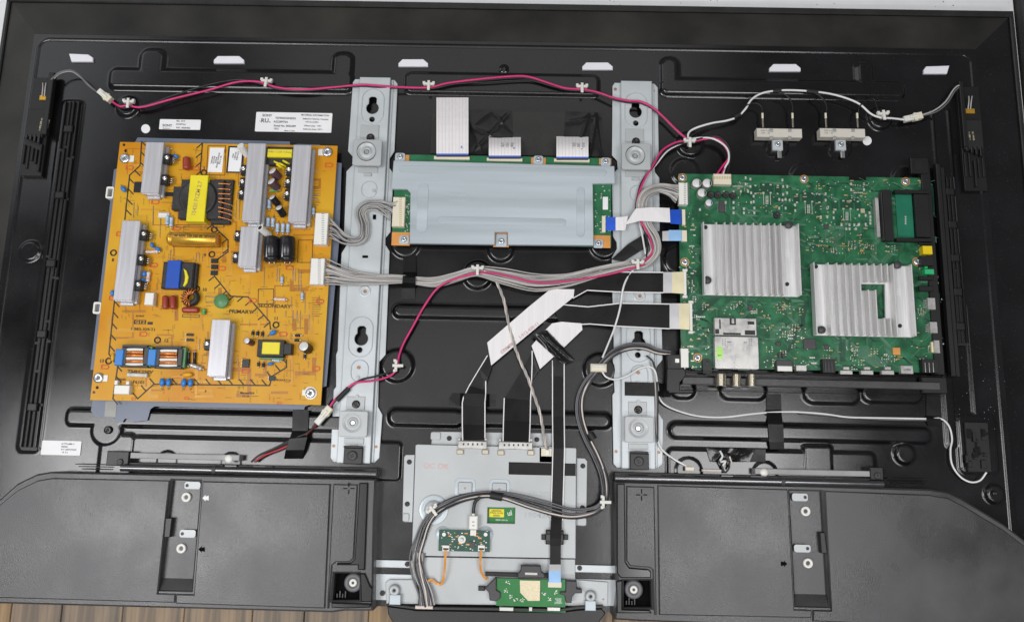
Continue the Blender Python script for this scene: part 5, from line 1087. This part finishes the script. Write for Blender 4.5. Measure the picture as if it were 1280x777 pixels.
# pink and black pairs
wires('signal_wires', 'pink and black wire pair running along the top ribs from white plug to branch clip', [
  ([(140, 127), (150, 133), (160, 132), (178, 134), (215, 124), (260, 113), (295, 103), (320, 102), (333, 105.5), (350, 110), (378, 112), (420, 109), (450, 106, .0125), (470, 107, .0125), (500, 109, .010), (536, 109.5), (560, 104), (600, 99), (640, 95.5), (660, 96), (680, 102), (705, 110), (727, 112), (745, 115), (766, 122, .012), (785, 126, .0135), (800, 127, .0135), (815, 134, .012), (830, 147), (845, 162), (860, 175)], Z, .00135, 'wire_pink'),
  ([(141, 129), (152, 135), (161, 134.5), (185, 131), (215, 120), (250, 109), (280, 102), (305, 100), (333, 107.5), (350, 112), (380, 114), (420, 110), (450, 108, .011), (470, 109, .011), (500, 110.5), (536, 111.5), (570, 105), (610, 103), (640, 101), (665, 101), (690, 108), (712, 113), (727, 114), (745, 117), (766, 124.5, .010), (785, 128.5, .0115), (800, 129, .0115), (816, 137, .010), (832, 151), (846, 165), (861, 177)], .008, .0011, 'wire_black')])
wires('signal_wires', 'pink, white and black wires looping from the branch clip to the main board top connector', [
  ([(861, 176), (880, 172), (892, 172), (905, 182), (911, 196), (903, 208), (896, 218, .018)], .013, .0012, 'wire_pink'), ([(862, 178), (882, 174), (898, 174), (912, 190), (908, 205), (902, 218, .018)], .012, .0012, 'wire_pink'),
  ([(861, 174), (882, 172), (897, 176), (909, 186), (911, 200), (906, 210), (904, 218, .018)], .014, .0012, 'wire_white'), ([(863, 176), (884, 171), (900, 172), (912, 186), (912, 205), (909, 218, .018)], .014, .0012, 'wire_black')])
wires('signal_wires', 'pink, white and black wires dropping from the branch clip along the mounting rail', [
  ([(860, 176, .012), (845, 178, .012), (828, 188, .013), (818, 204, .016), (808, 220, .016), (800, 238, .017), (796, 258, .018), (800, 275, .021), (808, 288, .021), (814, 302, .021), (815, 316, .020), (805, 327, .021)], Z, .0013, 'wire_pink'),
  ([(861, 178, .011), (845, 181, .011), (830, 190, .012), (817, 208, .014), (803, 226, .015), (797, 245, .016), (795, 262, .017), (801, 280, .020), (809, 300, .020), (808, 322, .020)], Z, .0012, 'wire_black'),
  ([(860, 177, .010), (846, 182, .010), (833, 190, .011), (820, 206, .013), (812, 215, .014), (804, 230, .014), (798, 250, .015), (799, 274, .019), (803, 295, .019), (807, 318, .019)], Z, .0011, 'wire_white')])
wires('signal_wires', 'pink wire woven through the long grey harness and down to the white inline plug', [
  ([(806, 330, .021), (790, 335, .021), (760, 343, .018), (725, 349, .016), (690, 353, .016), (665, 352, .016), (640, 346, .016), (615, 341, .017), (598, 341, .018), (580, 345, .015), (560, 352, .012), (545, 362, .009), (530, 383, .009), (516, 408, .009), (504, 430, .009), (498, 448, .010), (497, 458, .011), (490, 468, .009), (478, 473, .010), (463, 476, .013), (445, 478, .014), (432, 487, .014), (418, 500, .014), (411, 510, .014)], Z, .0013, 'wire_pink'),
  ([(597, 343, .014), (575, 348, .011), (558, 354, .009), (543, 364, .007), (528, 386, .007), (513, 412, .007), (500, 438, .008), (499, 458, .009), (488, 464, .008), (470, 470, .011), (450, 475, .013), (435, 486, .013), (420, 500, .013), (412, 510, .013)], Z, .0012, 'wire_black')])
wires('signal_wires', 'red and black wires from the white inline plug down to the trim rod', [([(399, 526), (388, 538), (372, 551), (350, 561), (330, 569), (318, 577)], .010, .0012, 'wire_red'), ([(398, 525), (385, 540), (366, 548), (345, 559), (325, 568), (314, 577)], .011, .0012, 'wire_black')])
# left and right antenna leads
wires('antenna_lead', 'thin grey wire pair from the antenna module over the grooved strip to its white plug', [([(64, 100, .012), (74, 91), (88, 88), (98, 93), (110, 105), (121, 115)], .012, .0011, 'wire_grey_dark'), ([(66, 100, .011), (75, 92), (89, 89.5), (100, 96), (111, 107), (122, 116)], .011, .0009, 'wire_grey')])
wires('antenna_lead', 'white and black wires running over the ceramic resistors from branch clip to white plug', [
  ([(860, 174), (861, 166), (870, 160), (890, 154), (908, 151), (922, 146), (932, 136), (940, 124), (955, 116), (980, 113), (1010, 114), (1035, 117), (1055, 122), (1074, 130), (1088, 142), (1100, 147), (1115, 148), (1132, 150)], .010, .0013, 'wire_white'),
  ([(862, 172), (872, 165), (890, 156), (912, 149), (924, 141), (935, 129)], .008, .0009, 'wire_black')])
wires('resistor_leads', 'thin black leads tied to the white wires above the ceramic resistors', [([(958, 116), (972, 128), (978, 142)][:0]+[(930, 133), (944, 129), (952, 134), (954, 144)], .011, .0008, 'wire_black'), ([(972, 115), (984, 120), (990, 130), (991, 142)], .012, .0010, 'wire_black'), ([(1018, 116), (1028, 123), (1033, 133), (1033, 142)], .012, .0010, 'wire_black'), ([(1073, 144), (1074, 134), (1082, 127), (1092, 124), (1096, 134), (1099, 144)], .012, .0008, 'wire_black')])
wires('antenna_lead', 'thin grey wire pair from white plug up to the antenna module', [([(1152, 144), (1168, 138), (1182, 127), (1192, 112), (1199, 107), (1202, 112)], .011, .0010, 'wire_grey'), ([(1152, 145), (1170, 140), (1184, 129), (1193, 115), (1200, 109), (1203, 114)], .010, .0009, 'wire_grey_dark')])
# twisted pair, white lines, black loom
base = spline(path([(604, 338, .018), (614, 344, .012), (622, 355, .009), (630, 376, .009), (635, 400, .010), (641, 425, .012), (649, 448, .012), (659, 470, .011), (668, 495, .008), (676, 520, .008), (680, 545, .012), (684, 562, .012)]), 8)
t = thing('twisted_cable', 'twisted pale grey wire pair hanging from the middle clip to the centre plate socket', 'cable', base[40]-Vector((0, 0, .003)))
for ph in (0, 2.1, 4.2): obj('wire', MB().tube([p+Vector((math.cos(i*.55+ph)*.0011, 0, math.sin(i*.55+ph)*.0011)) for i, p in enumerate(base)], .00095, 6, 0), 'wire_grey' if ph else 'wire_cream', t)
wires('white_wire', 'single white wire from the harness clip down to the cream cable clamp', [([(796, 333, .018), (786, 344, .015), (779, 360, .018), (775, 385, .018), (768, 410, .016), (760, 430, .012), (753, 447, .012)], Z, .0012, 'wire_white')])
bundle('cable_loom', 'black and grey cable loom curling from the bezel round to the centre plate', [(838, 441, .014), (822, 439, .014), (805, 433, .016), (785, 434, .016), (768, 441, .014), (755, 452, .011), (744, 465, .011), (733, 478, .009), (725, 497, .008), (725, 520, .008), (733, 545, .008), (745, 568, .008), (754, 590, .008), (757, 610, .011), (754, 628, .013), (740, 638, .012), (715, 641, .014), (690, 636, .016), (660, 628, .014), (630, 620, .014), (608, 618, .014), (585, 621, .014), (565, 627, .015), (546, 637, .016), (533, 653, .014), (525, 675, .012), (520, 695, .012), (523, 715, .011), (530, 738, .012), (533, 758, .014)], Z, 9,
  [2, 3, 4, 4.5, 4.5, 4, 4, 4.5, 4.5, 4.5, 4, 4.5, 5, 5, 4, 5, 6, 7, 7, 5, 4, 4, 4.5, 4.5, 5, 6, 7, 8, 8, 9], .00095, ['wire_grey_dark', 'wire_black', 'wire_grey_dark', 'wire_grey', 'wire_black', 'wire_grey_dark', 'wire_cream'], 9, zs=.0022)
bundle('cable_loom', 'flat grey woven cable falling over the centre plate into the lower bezel', [(524, 690, .012), (522, 706, .011), (526, 722, .011), (533, 740, .012), (536, 757, .014)], Z, 11, [6, 7, 8, 8, 8], .0009, ['wire_grey', 'wire_grey_dark', 'wire_grey'], 12, zs=.001)
obj('cable_plug', tb(519, 756.5, 541, 761, .0122, .0155, .0005), 'wire_cream', label='pale cable plug pushed into the black lower bezel', cat='plug')
wires('white_wire', 'long white wire looping over the rail and along the lower rib to the infrared module', [([(752, 463, .011), (758, 471, .011), (770, 474, .014), (785, 469, .016), (800, 460, .016), (812, 458, .016), (819, 464, .016), (822, 480, .013), (824, 496, .009), (832, 506, .007), (850, 514, .006), (875, 520, .005), (905, 521, .005), (940, 517, .005), (965, 515, .005), (995, 514.5, .005), (1030, 517, .005), (1060, 521, .005), (1100, 522, .004), (1160, 523, .003), (1176, 523, .003), (1186, 532, .004), (1190, 548, .004), (1188, 562, .004), (1190, 580, .005), (1200, 595, .005), (1213, 602, .005), (1225, 600, .006), (1233, 590, .008)], Z, .0011, 'wire_white'),
  ([(1000, 516, .005), (1040, 519.5, .005), (1100, 524, .004), (1160, 525, .003)], Z, .0007, 'wire_grey_dark')])
wires('speaker_lead', 'black and white speaker lead running down the rail to the trim rod plug', [([(808, 444, .016), (816, 452, .016), (821, 470, .014), (822, 500, .013), (822, 530, .011), (822, 552, .010)], Z, .0011, 'wire_black'), ([(822, 550, .010), (828, 562, .008), (842, 573, .007), (856, 581, .007), (865, 587, .008)], Z, .0012, 'wire_white'), ([(814, 451, .016), (818, 468, .015), (820, 500, .013), (820, 530, .011), (823, 556, .009)], Z, .0009, 'wire_grey')])
wires('speaker_lead', 'short white and black lead under the creased tape above the trim rod', [([(900, 563), (903, 570), (899, 577), (907, 576), (903, 583), (908, 589)], .007, .0012, 'wire_white'), ([(912, 570), (914, 578), (909, 587), (906, 590)], .007, .0010, 'wire_cream'), ([(898, 575), (902, 582), (906, 590), (911, 585), (912, 577)], .009, .0010, 'wire_black')])
obj('lead_plug', tb(878, 586, 902, 589.5, .007, .0125, .0005), 'wire_cream', label='cream plug lying along the rod under the creased tape', cat='plug'); obj('lead_plug', tb(857, 583, 868, 588.5, .007, .0125, .0005), 'cream_plastic', label='cream plug at the end of the lead down the rail', cat='plug')
# usb plug, orange flex tails
t = thing('usb_plug', 'white moulded plug on a black lead standing on the button board', 'plug', P(591, 656, zk))
obj('lead', MB().tube(path([(600, 621, .017), (594, 627, .017), (592, 636, .017), (592, 641, .0165)]), .0019, 10), 'wire_black', t); obj('sleeve', MB().cyl(P(592, 638, .0165), P(591.7, 645, .0165), .0014, .0022, 12), 'clip_plastic', t)
obj('body', tb(586.5, 644, 597, 661.5, zk+.0006, zk+.006, .001), 'white_plastic', t); obj('metal_shell', tb(587.5, 661.5, 595.5, 669.5, zk+.0003, zk+.004, .0004), 'bright_metal', t)
for y in (651, 655.5): obj('grip_mark', tb(590, y, 593, y+1.8, zk+.0061, zk+.0063), 'ink_grey', t)
def flex(label, L, wpx, group=None):
    c = spline(path(L), 6); l, r = [], []
    for i, p in enumerate(c):
        d = c[min(i+1, len(c)-1)]-c[max(i-1, 0)]; n_ = Vector((-d.y, d.x, 0)); n_ = n_.normalized() if n_.length > 1e-6 else Vector((1, 0, 0)); l.append(p-n_*wpx*.00046); r.append(p+n_*wpx*.00046)
    return obj('flex_cable', MB().ribbon(l, r, .0002), 'kapton', label=label, cat='cable', group=group)
flex('orange flex tail bent into a step beside the woven grey cable', [(557, 687, .0165), (556.5, 700, .017), (555, 718, .015), (552, 729, .011), (546, 729, .009), (539, 724, .011), (534, 728, .011), (532, 737, .009)], 2.8)
flex('short orange flex tail running down to the radio board holder', [(601.5, 687, .0165), (600.5, 700, .017), (601, 712, .014), (605, 720, .011), (609, 724, .009)], 2.8)

# ================================================================ flat cables
def flat(name, label, segs, cat='flat cable', group=None):
    """segs: (part name, material, quad list of (left,right) pixel pairs with z)"""
    x, y, z = segs[0][2][0][0]; t = thing(name, label, cat, P(x, y, max(z-.004, .001)), group)
    for nm, m, rows in segs: obj(nm, MB().ribbon([P(*r[0]) for r in rows], [P(*r[1]) for r in rows]), m, t)
    return t
def arch(x0, x1, y0, y1, za_, zm, zb_, n=8):
    rows = []
    for i in range(n+1):
        s_ = i/n; z = za_*(1-s_)+zb_*s_+zm*math.sin(math.pi*s_); rows.append(((x0+(0), y0+(y1-y0)*s_, z), (x1, y0+(y1-y0)*s_, z)))
    return rows
for x0, x1, y0, y1, lab, tx in ((545.5, 585.5, 122, 195, 'tall white flat cable rising above the timing board shield', 565), (611, 651, 171.5, 197.5, 'short white flat cable on the timing board beside the creased tape, middle of three', 633), (695.5, 735.5, 170.5, 199, 'short white flat cable on the timing board nearest the main board rail', 722)):
    f_ = flat('flat_cable', lab, [('cable', 'ffc_white', arch(x0, x1, y0, y1-3, .0015, .006, ZT+.0045)), ('blue_band', 'ffc_blue', [((x0, y1-3, ZT+.0044), (x1, y1-3, ZT+.0044)), ((x0, y1-1.2, ZT+.0040), (x1, y1-1.2, ZT+.0040))]), ('black_edge', 'epoxy_black', [((x0, y1-1.1, ZT+.0040), (x1, y1-1.1, ZT+.0040)), ((x0, y1+1.2, ZT+.0036), (x1, y1+1.2, ZT+.0036))])], group='flat cables on the timing board')
    ln = MB()
    for k in range(9):
        xx = x0+3+(x1-x0-6)*k/8; A = [P(xx, r[0][1], r[0][2]+.0002) for r in arch(x0, x1, y0, y1-3, .0015, .006, ZT+.0045)]; ln.ribbon([p-Vector((.0002, 0, 0)) for p in A], [p+Vector((.0002, 0, 0)) for p in A], .0001)
    obj('conductor_lines', ln, 'ink_line', f_)
    yy = 176 if x0 < 600 else 184
    for k, s_ in enumerate(('FFC-SLIT C-55', '15/01/19', '191249412')): text(None, 'lettering', s_ if x0 < 600 else s_[:8], tx-5+k*6, yy, .0145, 3.4, 'paper_grey', f_, 88 if x0 < 690 else -88, sx=.85 if x0 < 600 else .7)
    text(None, 'lettering', 'R', x0+32, y1-11, .0152, 4, 'ink_blue', f_, 0)
flat('flat_cable', 'white flat cable with bright blue ends bridging timing board and main board', [('blue_end', 'ffc_blue', [((757.5, 271, .0125), (757.5, 288, .0125)), ((769.5, 271.5, .0145), (769.5, 288, .0145))]),
  ('cable', 'ffc_white', [((769.5, 271.5, .0145), (769.5, 288, .0145)), ((778, 271, .017), (780, 288, .017)), ((785, 270, .019), (781.5, 288, .018))]), ('fold', 'ffc_white', [((795, 260.5, .025), (781, 281, .019)), ((815, 259, .027), (800, 276, .027)), ((837, 260, .024), (838, 278, .024))]), ('blue_end', 'ffc_blue', [((837.2, 262, .0225), (838, 279.5, .0225)), ((851.5, 262, .0165), (851.5, 280.5, .0165))])])
flat('flat_cable', 'flat cable with pale blue end running from main board under the black film', [('blue_end', 'ffc_sky', [((836, 287.5, .018), (836, 301, .018)), ((852, 287.5, .0165), (852, 301, .0165))]), ('cable', 'ffc_silver', [((828, 289, .018), (828, 301, .018)), ((836, 288.5, .018), (836, 301, .018))]), ('film', 'ffc_film', [((818, 289, .0175), (821, 301, .0175)), ((828, 289, .018), (828, 301, .018))]), ('film', 'ffc_film', [((764, 324, .0125), (779, 327, .0125)), ((785, 305, .014), (800, 314, .014)), ((806, 292, .017), (820, 301, .0175)), ((818, 289, .0175), (822, 300, .0178))])])
def panel_cable(lab, end, film, white, drop, ledge, redge):
    E_ = lambda L, dx, dy: [(r, (r[0]+dx, r[1]+dy, r[2])) for r in L]
    return flat('panel_cable', lab, [('end_tape', 'ffc_cream', end[0]), ('end_cable', 'ffc_silver', end[1]), ('black_film', 'ffc_film', film), ('film_edge', 'ffc_white', E_([r[0] for r in film], 0, -1.3)), ('film_edge', 'ffc_white', E_([r[1] for r in film], 0, 1.3)), ('white_run', 'ffc_white', white[0]), ('folded_end', 'ffc_white', white[1]), ('film_drop', 'ffc_film', drop), ('drop_edge', 'ffc_white', E_(ledge, -1.3, 0)), ('drop_edge', 'ffc_white', E_(redge, 1.3, 0))], group='panel flat cables')
zA = .0165
pc1 = panel_cable('long white flat cable with printed edge crossing diagonally under the twisted pair', ([((840, 340, zA), (840, 366, zA)), ((855, 339.5, zA), (855, 367, zA))], [((829, 340, zA), (829, 366, zA)), ((840, 340, zA), (840, 366, zA))]),
  [((700, 352, .0112), (716, 372, .0112)), ((733, 337, .013), (734, 362, .013)), ((770, 340.5, .016), (770, 364, .016)), ((829, 341, zA), (829, 365, zA))],
  ([((686.5, 362.5, .012), (717, 371, .012)), ((660, 384, .012), (690, 393, .012)), ((609, 428, .011), (614, 456.5, .011))], [((686.5, 362.5, .0123), (717, 371, .0123)), ((697, 361.2, .0125), (718, 361.5, .0125))]),
  [((611, 444, .0104), (615, 458, .0104)), ((600, 462, .010), (610, 472, .010)), ((588, 482, .008), (606, 487, .008)), ((580, 496, .011), (605.5, 497, .011)), ((578.5, 503, .011), (605.5, 503, .011)), ((578.5, 530, .0125), (605.5, 531, .0125)), ((579, 550, .0165), (605.5, 550, .0165))],
  [(610, 444, .0106), (599, 462, .0102), (587, 482, .0082), (580, 496, .0112), (578.5, 503, .0112), (578.5, 530, .0127), (579, 550, .0167)], [(606.5, 476, .0095), (606.5, 490, .0092), (605.5, 503, .0112), (605.5, 531, .0127), (605.5, 550, .0167)])
text(None, 'lettering', '1-912-430-11', 661, 413, .0122, 4, 'ink_pink', pc1, 40); text(None, 'lettering', 'C09M9E0', 635, 434, .0122, 4, 'ink_pink', pc1, 40)
pc2 = panel_cable('short white flat cable crossed by a crumpled strip of black foil', ([((849, 379, zA), (849, 411, zA)), ((862, 379, zA), (862, 412, zA))], [((837, 379, zA), (837, 411, zA)), ((849, 379, zA), (849, 411, zA))]),
  [((690, 380, .010), (700, 406, .010)), ((735, 384, .012), (737, 404, .012)), ((775, 379.5, .016), (775, 407, .016)), ((837, 380.5, zA), (837, 410, zA))],
  ([((690, 404, .0115), (728, 412, .0115)), ((676, 418, .0115), (706, 433, .0115)), ((664.5, 432, .011), (675, 461, .011))], [((690, 404, .0118), (728, 412, .0118)), ((702, 402, .012), (727, 404, .012))]),
  [((665, 440, .0100), (674, 462, .0100)), ((649, 468, .007), (664, 477, .007)), ((631, 497, .006), (662.5, 500, .006)), ((630, 525, .009), (662, 527, .009)), ((629.5, 551, .0165), (661, 552, .0165))],
  [(631, 497, .0062), (630, 525, .0092), (629.5, 551, .0167)], [(664.5, 438, .0125), (664.5, 455, .0115), (663.8, 475, .0090), (662.5, 500, .0068), (662, 527, .0095), (661, 552, .0167)])
for y0, x0, x1 in ((545.5, 578.5, 605.5), (546.5, 629, 661)): pass
def crumple(name, lab, q, nx_, ny_, z, amp, seed, folds, cat='tape'):
    """thin creased film: q = four pixel corners, folds = straight creases (position, direction, height)"""
    r_ = random.Random(seed); g = []
    for j in range(ny_):
        for i in range(nx_):
            u, v = i/(nx_-1), j/(ny_-1); x = (q[0][0]*(1-u)+q[1][0]*u)*(1-v)+(q[3][0]*(1-u)+q[2][0]*u)*v; y = (q[0][1]*(1-u)+q[1][1]*u)*(1-v)+(q[3][1]*(1-u)+q[2][1]*u)*v
            e_ = min(1, 6*min(u, 1-u)+.15)*min(1, 6*min(v, 1-v)+.15); h = 0
            for fu, fv, a_, hh, wd in folds: h += hh*math.exp(-(abs((u-fu)*math.cos(a_)+(v-fv)*math.sin(a_))/wd)**1.3)
            g.append(P(x+r_.uniform(-.25, .25), y+r_.uniform(-.25, .25), z+amp*e_*(h+.12*math.sin(7*u+4*v+seed)+.1*math.sin(5*v-9*u))))
    mb = MB().add(g, [(j*nx_+i, (j+1)*nx_+i, (j+1)*nx_+i+1, j*nx_+i+1) for j in range(ny_-1) for i in range(nx_-1)], True)
    return obj(name, mb, 'foil', label=lab, cat=cat)
crumple('foil_strip', 'crumpled glossy black foil strip across the short white flat cable', [(664, 419), (683, 412), (719, 449), (703, 455)], 18, 30, .0132, .0032, 3, [(.3, .5, .2, .8, .08), (.7, .5, -.2, .7, .07), (.5, .3, 1.0, .5, .05), (.5, .7, 1.3, .6, .05)])
nf = flat('narrow_cable', 'long narrow black flat cable with pale blue end plugged into the radio board', [('cable', 'ffc_film', [((691, 440, .010), (704, 447, .010)), ((691, 470, .006), (704.5, 470, .006)), ((691, 520, .008), (704.5, 520, .008)), ((691.5, 560, .0125), (704.5, 560, .0125)), ((690.5, 600, .0125), (703.5, 600, .0125)), ((689, 640, .012), (702.5, 640, .012)), ((688, 664, .0165), (702, 664, .0165)), ((687.5, 672, .0180), (701.5, 672, .0180)), ((687.5, 682, .0150), (701, 682, .0150)), ((687.5, 705, .014), (701, 705, .014))]), ('silver_end', 'ffc_silver', [((687, 705, .014), (701, 705, .014)), ((686.5, 713, .0165), (701, 713, .0165))]), ('blue_end', 'ffc_sky', [((686, 713, .0165), (701, 713, .0165)), ((686, 727.5, zr+.003), (701, 727.5, zr+.003))])])
e1 = [(691, 450, .0075), (691, 520, .0082), (691.5, 560, .0127), (690.5, 600, .0127), (689, 650, .0125)]
for dx in (-1, 13.6): obj('white_edge', MB().ribbon([P(x+dx, y, z) for x, y, z in e1], [P(x+dx+1.2, y, z) for x, y, z in e1]), 'ffc_white', nf)

# ================================================================ plugs, clips, tape
def plug(label, cx, cy, ang, L=20, w_=9, z=.010):
    c = P(cx, cy, z); t = thing('inline_plug', label, 'plug', c-Vector((0, 0, .004))); R_ = Matrix.Translation(c) @ Matrix.Rotation(math.radians(ang), 4, 'Z'); s_ = .00093
    def bb_(name, x0, x1, y0, y1, z0, z1, m): mb = MB(); mb.M = R_; mb.box(x0*s_, x1*s_, y0*s_, y1*s_, z0, z1, .0006); obj(name, mb, m, t)
    bb_('housing', -L/2, 0, -w_*.42, w_*.42, -.003, .0025, 'clip_plastic'); bb_('socket', .2, L/2, -w_/2, w_/2, -.004, .0032, 'cream_plastic'); bb_('latch', -L*.2, L*.3, -w_*.15, w_*.15, .0034, .0046, 'white_plastic'); bb_('barb', L*.1, L*.22, -w_*.62, w_*.62, -.001, .002, 'clip_plastic')
plug('white inline plug joining the antenna wires to the pink and black pair', 131, 119.5, -38, 22, 9); plug('white inline plug between the white wires and thin grey antenna wires', 1141, 147, 14, 24, 9); plug('white inline plug on the pink and black wires beside the lower rail spacer', 404.5, 519, 52, 26, 9, .014)
def clip(label, cx, cy, z, ang=0, m='clip_plastic', big=1.0):
    c = P(cx, cy, z); t = thing('cable_clip', label, 'clip', c-Vector((0, 0, .004)), 'white cable clips'); R_ = Matrix.Translation(c) @ Matrix.Rotation(math.radians(ang), 4, 'Z') @ Matrix.Diagonal((big, big, 1, 1)); s_ = .00093
    def q(name, x0, x1, y0, y1, z0, z1): mb = MB(); mb.M = R_; mb.box(x0*s_, x1*s_, y0*s_, y1*s_, z0, z1, .0004); obj(name, mb, m, t)
    q('stem', -2, 2, -2, 2, -.006, .0018); q('saddle', -7, 7, 1.2, 4.6, -.002, .0022); q('strap', -1.8, 1.8, -6.5, 7, .0019, .0034); q('wing', -8, -4.5, 2.6, 6, -.001, .0028); q('wing', 4.5, 8, 2.6, 6, -.001, .0028)
for lab, x, y, z, a in (('white clip holding the pink pair on the boss beside the small serial label', 161, 130, .011, 0), ('white clip holding the pink pair above the large rating label', 333, 104, .010, -5), ('white clip holding the pink pair above the tall white flat cable', 536, 108, .010, 0), ('white clip holding the pink pair above the creased tape', 727.5, 111, .010, 0), ('white clip on the boss where pink, white and black wires branch', 862, 179, .015, 0), ('white clip on the boss holding the long grey harness', 597, 338, .0195, 0),
      ('white clip pinning the grey harness to the mounting rail', 797, 331, .0235, 0), ('white clip on the boss holding the pink wire below the middle rib', 498, 457, .012, 90), ('white clip holding the loom on the round plate boss', 542, 638, .019, 40), ('white clip holding the loom at the edge of the speaker', 757, 627, .016, 90), ('white clip holding the white wires on the boss by the round sticker', 1104, 145, .012, 5)): clip(lab, x, y, z, a)
t = thing('cable_clamp', 'cream block clamp gripping the loom on the boss beside the rail', 'clamp', P(748.5, 460, .008)); obj('block', tb(738.5, 454, 758.5, 464.5, .006, .0165, .001), 'cream_plastic', t); obj('lid', tb(741, 455.5, 756, 459, .0166, .018, .0005), 'clip_plastic', t)
def tape(label, L, z, m='tape'): return obj('tape_strip', MB().prism(PP(L, z), z-.0003, z), m, label=label, cat='tape')
def tape3(label, rows, m='tape'): return obj('tape_strip', MB().ribbon([P(*r[0]) for r in rows], [P(*r[1]) for r in rows], .0003), m, label=label, cat='tape')
tape('wide dull black tape under the three flat cables above the shield', [(541, 137), (752, 142), (754, 196), (538, 192)], .0016, 'film_sheet')
crumple('creased_tape', 'creased shiny black tape beside the tall white flat cable', [(588, 137), (640, 138), (642, 194), (587, 192)], 40, 40, .0022, .0014, 1, [(.6, .4, .75, .9, .03), (.25, .2, .9, .5, .05), (.2, .75, -.4, .5, .06), (.45, .55, 1.9, .5, .04), (.8, .3, -.8, .45, .03)])
crumple('creased_tape', 'creased shiny black tape behind the cable nearest the rail', [(707, 139), (752, 141), (754, 196), (703, 195)], 40, 40, .0022, .0016, 2, [(.55, .3, .35, .8, .04), (.78, .4, .2, .9, .03), (.3, .2, 1.4, .5, .05), (.9, .6, -.15, .6, .03)])
tape3('black tape wrapped over the grey harness beside the rail', [((504, 316, .0012), (520, 316, .0012)), ((504, 340, .004), (520, 340, .004)), ((503.5, 346, .0165), (519.5, 347, .0125)), ((503, 353, .0165), (519.5, 354, .0125)), ((502, 360, .003), (519, 360, .003)), ((501, 374, .0012), (518.5, 374, .0012))])
tape3('wide black tape over the film wrapped cables below the white label', [((547, 490, -.0010), (547, 506, -.0010)), ((575, 491, .0005), (575, 507, .001)), ((580, 491, .0118), (580, 507, .0120)), ((605, 492, .0118), (605, 508, .0120)), ((612, 492, .001), (612, 508, .001)), ((630, 492, -.0010), (628, 507, -.0010))])
tape3('black tape across the mounting rail under the loom', [((778, 477, .0062), (778, 494, .0062)), ((782, 477, .0125), (782, 494, .0125)), ((822, 478, .0135), (822, 495, .0135)), ((830, 479, .004), (830, 496, .004)), ((838, 480, .0015), (838, 496, .0015))])
tape3('long black tape strip down over the lower right rib and white wire', [((958, 492, .0012), (976, 492, .0012)), ((958, 512, .0012), (977, 512, .0012)), ((958.5, 516, .0072), (977, 516, .0072)), ((959, 520, .0012), (977.5, 520, .0012)), ((960, 530, .0066), (979, 530, .0066)), ((961.5, 552, .0066), (980, 552, .0066)), ((962.5, 561, .0042), (980.5, 561, .0042))])
tape3('black tape strip holding the red and black wires against the lower left rib', [((366, 512, .0068), (386, 512, .0068)), ((365, 538, .0068), (385, 538, .0068)), ((362, 548, .0130), (384, 546, .0130)), ((357, 562, .0125), (380, 562, .0125)), ((355, 573, .0045), (378, 573, .0045))])
tape3('thin black tape securing the white wire end beside the corner module', [((1158, 488, .0012), (1176, 489, .0012)), ((1158, 519, .0012), (1176, 520, .0012)), ((1158, 523, .0050), (1176, 524, .0050)), ((1160, 532, .0012), (1178, 533, .0012))])
crumple('creased_tape', 'creased glossy black tape over the short lead above the trim rod', [(883, 560), (944, 560), (937, 577), (888, 577)], 40, 16, .0046, .003, 7, [(.25, .5, .3, .8, .05), (.42, .5, -.5, .7, .05), (.62, .5, .2, .9, .06), (.8, .4, .6, .4, .04)])
tape('flat black tape end beside the creased tape above the trim rod', [(944, 561), (957, 561), (957, 577), (938, 577)], .0043)
for lab, x0, y0, x1, y1, z in (('black sleeve on the pink and black wires above the inline plug', 421, 500, 436, 485, .0135), ('black sleeve on the loom beside the centre plate', 737, 541, 742, 549, .009), ('black tape sleeve on the loom over the raised pad', 613, 618, 628, 621, .0145), ('black sleeve on the white wires above the ceramic resistor', 966, 114.5, 976, 113.5, .010), ('black sleeve on the white wires between the resistors', 1008, 114, 1022, 115.5, .010), ('black sleeve where the white wires climb over the rib', 917, 147, 925, 143, .010)):
    A, B = P(x0, y0, z), P(x1, y1, z); obj('wire_sleeve', MB().cyl(A, B, .0030 if 'loom' not in lab else .0046, n=12), 'rubber', label=lab, cat='sleeve')
# white dust on the dark right hand side
mb = MB(); rs = random.Random(31)
for i in range(40):
    x, y = rs.gauss(1228, 16), rs.gauss(510, 45)
    if not (1190 < x < 1262): continue
    c = P(x, y, .0008); r = rs.choice((.0001, .00015, .0002, .0003)); mb.box(c.x-r, c.x+r, c.y-r*rs.uniform(.6, 1.4), c.y+r, .0001, .0042+.0002 if 1194 < x < 1248 and 518 < y < 592 else .0005)
obj('dust', mb, 'ink_grey', kind='stuff')
